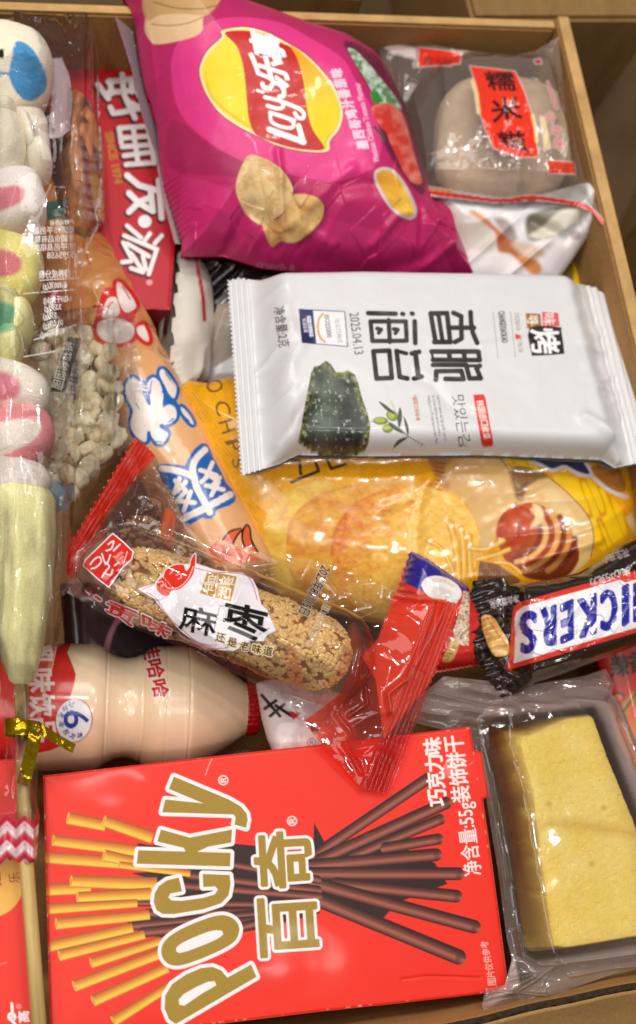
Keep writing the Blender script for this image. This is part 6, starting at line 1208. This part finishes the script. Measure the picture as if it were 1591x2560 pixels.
# wrapper
o_w = [(-70, 34), (100, 38), (222, 34), (238, 100), (246, 140), (250, 260), (255, 400), (254, 500), (246, 570), (222, 618), (206, 660), (208, 760), (206, 900), (196, 1050), (190, 1200), (176, 1400), (160, 1530), (135, 1660), (108, 1760), (96, 1830), (88, 1850), (96, 1920), (92, 2000), (100, 2040), (96, 2090), (92, 2150), (70, 2166), (30, 2150), (0, 2168), (-40, 2150), (-60, 2060), (-20, 1990), (8, 1930), (18, 1850), (14, 1800), (-10, 1700), (-70, 1500)]
def h_w(X, Y, sd):
    up = np.clip((1780 - Y) / 160, 0, 1); H = .0200 * (1 - (1 - np.clip((sd) / 120, 0, 1)) ** 2) ** .6 * (up * up * (3 - 2 * up)); H = H * np.clip((Y - 10) / 260, 0, 1) ** .7
    low = 1 - up; m = np.clip(sd / 10, 0, 1)
    H = H + low * .0045 * (1 - (1 - np.clip(sd / 35, 0, 1)) ** 2) ** .5 + low * m * .0024 * ridged((X - 55) / 15 * (1 + np.clip((Y - 1850) / 600, 0, 1)) ** -1, Y / 140, 4)
    H = H + m * up * (.0016 * ridged((X * .97 + Y * .12) / 70, (Y - .2 * X) / 210, 12) + .02 * facets(X / 52, Y / 85, 9) * .05 + np.clip((Y - 1150) / 200, 0, 1) * .0022 * ridged(X / 24, Y / 150, 23) + np.clip((X - 130) / 40, 0, 1) * .0022 * ridged(X / 22, Y / 240, 7))
    for pts, wd, a in (([(8, 940), (35, 1040), (150, 1065)], 4, .0014), ([(85, 1172), (100, 1240)], 4, .0014), ([(165, 700), (160, 760), (175, 690)], 5, .0014), ([(212, 640), (200, 700), (196, 860)], 5, .0016), ([(40, 60), (75, 75), (105, 88)], 6, .002), ([(0, 1180), (60, 1168), (120, 1162)], 5, .0018), ([(130, 1060), (170, 1070), (160, 1110)], 8, .002)): H = H + crease(X, Y, pts, wd, a)
    return H
def p_w(p):
    W_ = '#e9e2dc'
    for j, (t_, sz) in enumerate((('产地山东省', 17), ('临沂市平邑县', 24), ('丰甜食品有限公司', 23), ('市平邑县临沂', 24), ('5295658', 27))): p.text(t_, 186, 560 + j * 21 + (0), sz, 180 - 2, W_, sx=.72, bold=.3, up=(0, -sz * .82), alpha=.85)
    p.text('营养成分表', 178, 692, 26, 178, W_, sx=.62, bold=.5, up=(0, -22), alpha=.9)
    for j, t_ in enumerate(('每100克(g)', '1420千焦(kJ)', '3.5克(g)', '0克(g)', '80.0克(g)', '40毫克(mg)')): p.text(t_, (168, 180, 154, 142, 158, 164)[j], (719, 753, 773, 793, 812, 831)[j], 23, 178 - j * 2, W_, sx=.56, bold=.35, up=(0, -19), alpha=.92)
    for a, b in (((100, 701), (196, 695)), ((60, 734), (190, 724)), ((85, 850), (190, 812)), ((60, 892), (150, 876))): p.stroke([a, b], 2.2, W_, alpha=.85)
    p.stroke([(222, 34), (246, 140), (255, 400), (254, 500), (246, 570), (222, 618), (206, 660)], 4, '#d9b8a6', soft=3, alpha=.35)
    for k, y in enumerate((2052, 2076, 2100, 2124, 2146)):
        pts = [(-70 + i * 22, y + (16 if i % 2 else -6) + .05 * i) for i in range(9)]; p.stroke(pts, 12, ('#c2243f', '#ecdfe4')[k % 2], soft=2.5, alpha=.88)
        p.stroke([(a, b + 10) for a, b in pts], 7, ('#ecdfe4', '#d14a62')[k % 2], soft=2.5, alpha=.8)
    p.poly([(-60, 2040), (98, 2030), (96, 2160), (-50, 2166)], '#b83248', soft=14, alpha=.22)
    p.poly([(30, 1845), (58, 1850), (52, 1900), (36, 1900)], '#b03048', soft=6, alpha=.5)
sheet('wrapper', Plane(.1065), o_w, 2.0, h_w, p_w, M_filmp, skw, alpha=0.0)
# gold tie: band, knot and two tails
M_gold = mat_plain('gold_foil_ribbon', '#b3950f', .2, 260, .6, .001, .15, 90, metal=.85, spec=.6)
def ribbon(pts3, width_dir, wd, name, seed):
    n = 40; pts3 = np.array(pts3); t = np.linspace(0, 1, n); ti = np.linspace(0, 1, len(pts3)); c = np.stack([np.interp(t, ti, pts3[:, k]) for k in range(3)], -1)
    k_ = np.ones(5) / 5
    for q in range(3): c[2:-2, q] = np.convolve(c[:, q], k_, 'valid')
    m_ = 9; s_ = np.linspace(-.5, .5, m_); Vr = c[:, None, :] + (s_ * wd)[None, :, None] * np.array(width_dir)[None, None, :]; Vr = Vr + np.array((0, 0, 1.0)) * (.0009 * fbm(t[:, None] * 9 + 0 * s_, s_[None, :] * 4 + 0 * t[:, None], 2, seed))[..., None]
    lo = Vr - np.array((0, 0, .00025)); VV = np.concatenate((Vr.reshape(-1, 3), lo.reshape(-1, 3))); g = grid_faces(n, m_); return mesh_obj(name, VV, np.concatenate((g, g[:, ::-1] + n * m_)), M_gold, skw)
tie = []
for k in range(25): a = math.pi * 2 * k / 24; q = P(56 + 46 * math.cos(a), 1822 + 4 * math.cos(a), .1115); tie.append(tuple(q + np.array((0, 0, .0062 * math.sin(a)))))
yv = np.array(P(56, 1800, .11)) - np.array(P(56, 1840, .11)); yv /= np.linalg.norm(yv)
ribbon(tie, yv, .0052, 'tie_band', 3)
ribbon([P(92, 1824, .1190), P(86, 1850, .1195), P(76, 1890, .116), P(66, 1930, .113), (P(58, 1962, .111))], (D := (np.array(P(110, 1900, .11)) - np.array(P(70, 1890, .11)))) / np.linalg.norm(D), .0042, 'tie_tail', 5)
ribbon([P(92, 1822, .1185), P(112, 1828, .1195), P(140, 1846, .117), P(186, 1872, .114)], (E := (np.array(P(150, 1830, .11)) - np.array(P(140, 1860, .11)))) / np.linalg.norm(E), .0030, 'tie_tail', 8)
V, f, _ = blob(None, 92, 1824, 17, 19, 20, .1185, .0022, M_gold, skw, lump=.3, seed=4, nu=40, nv=24); mesh_obj('tie_knot', V, f, M_gold, skw)
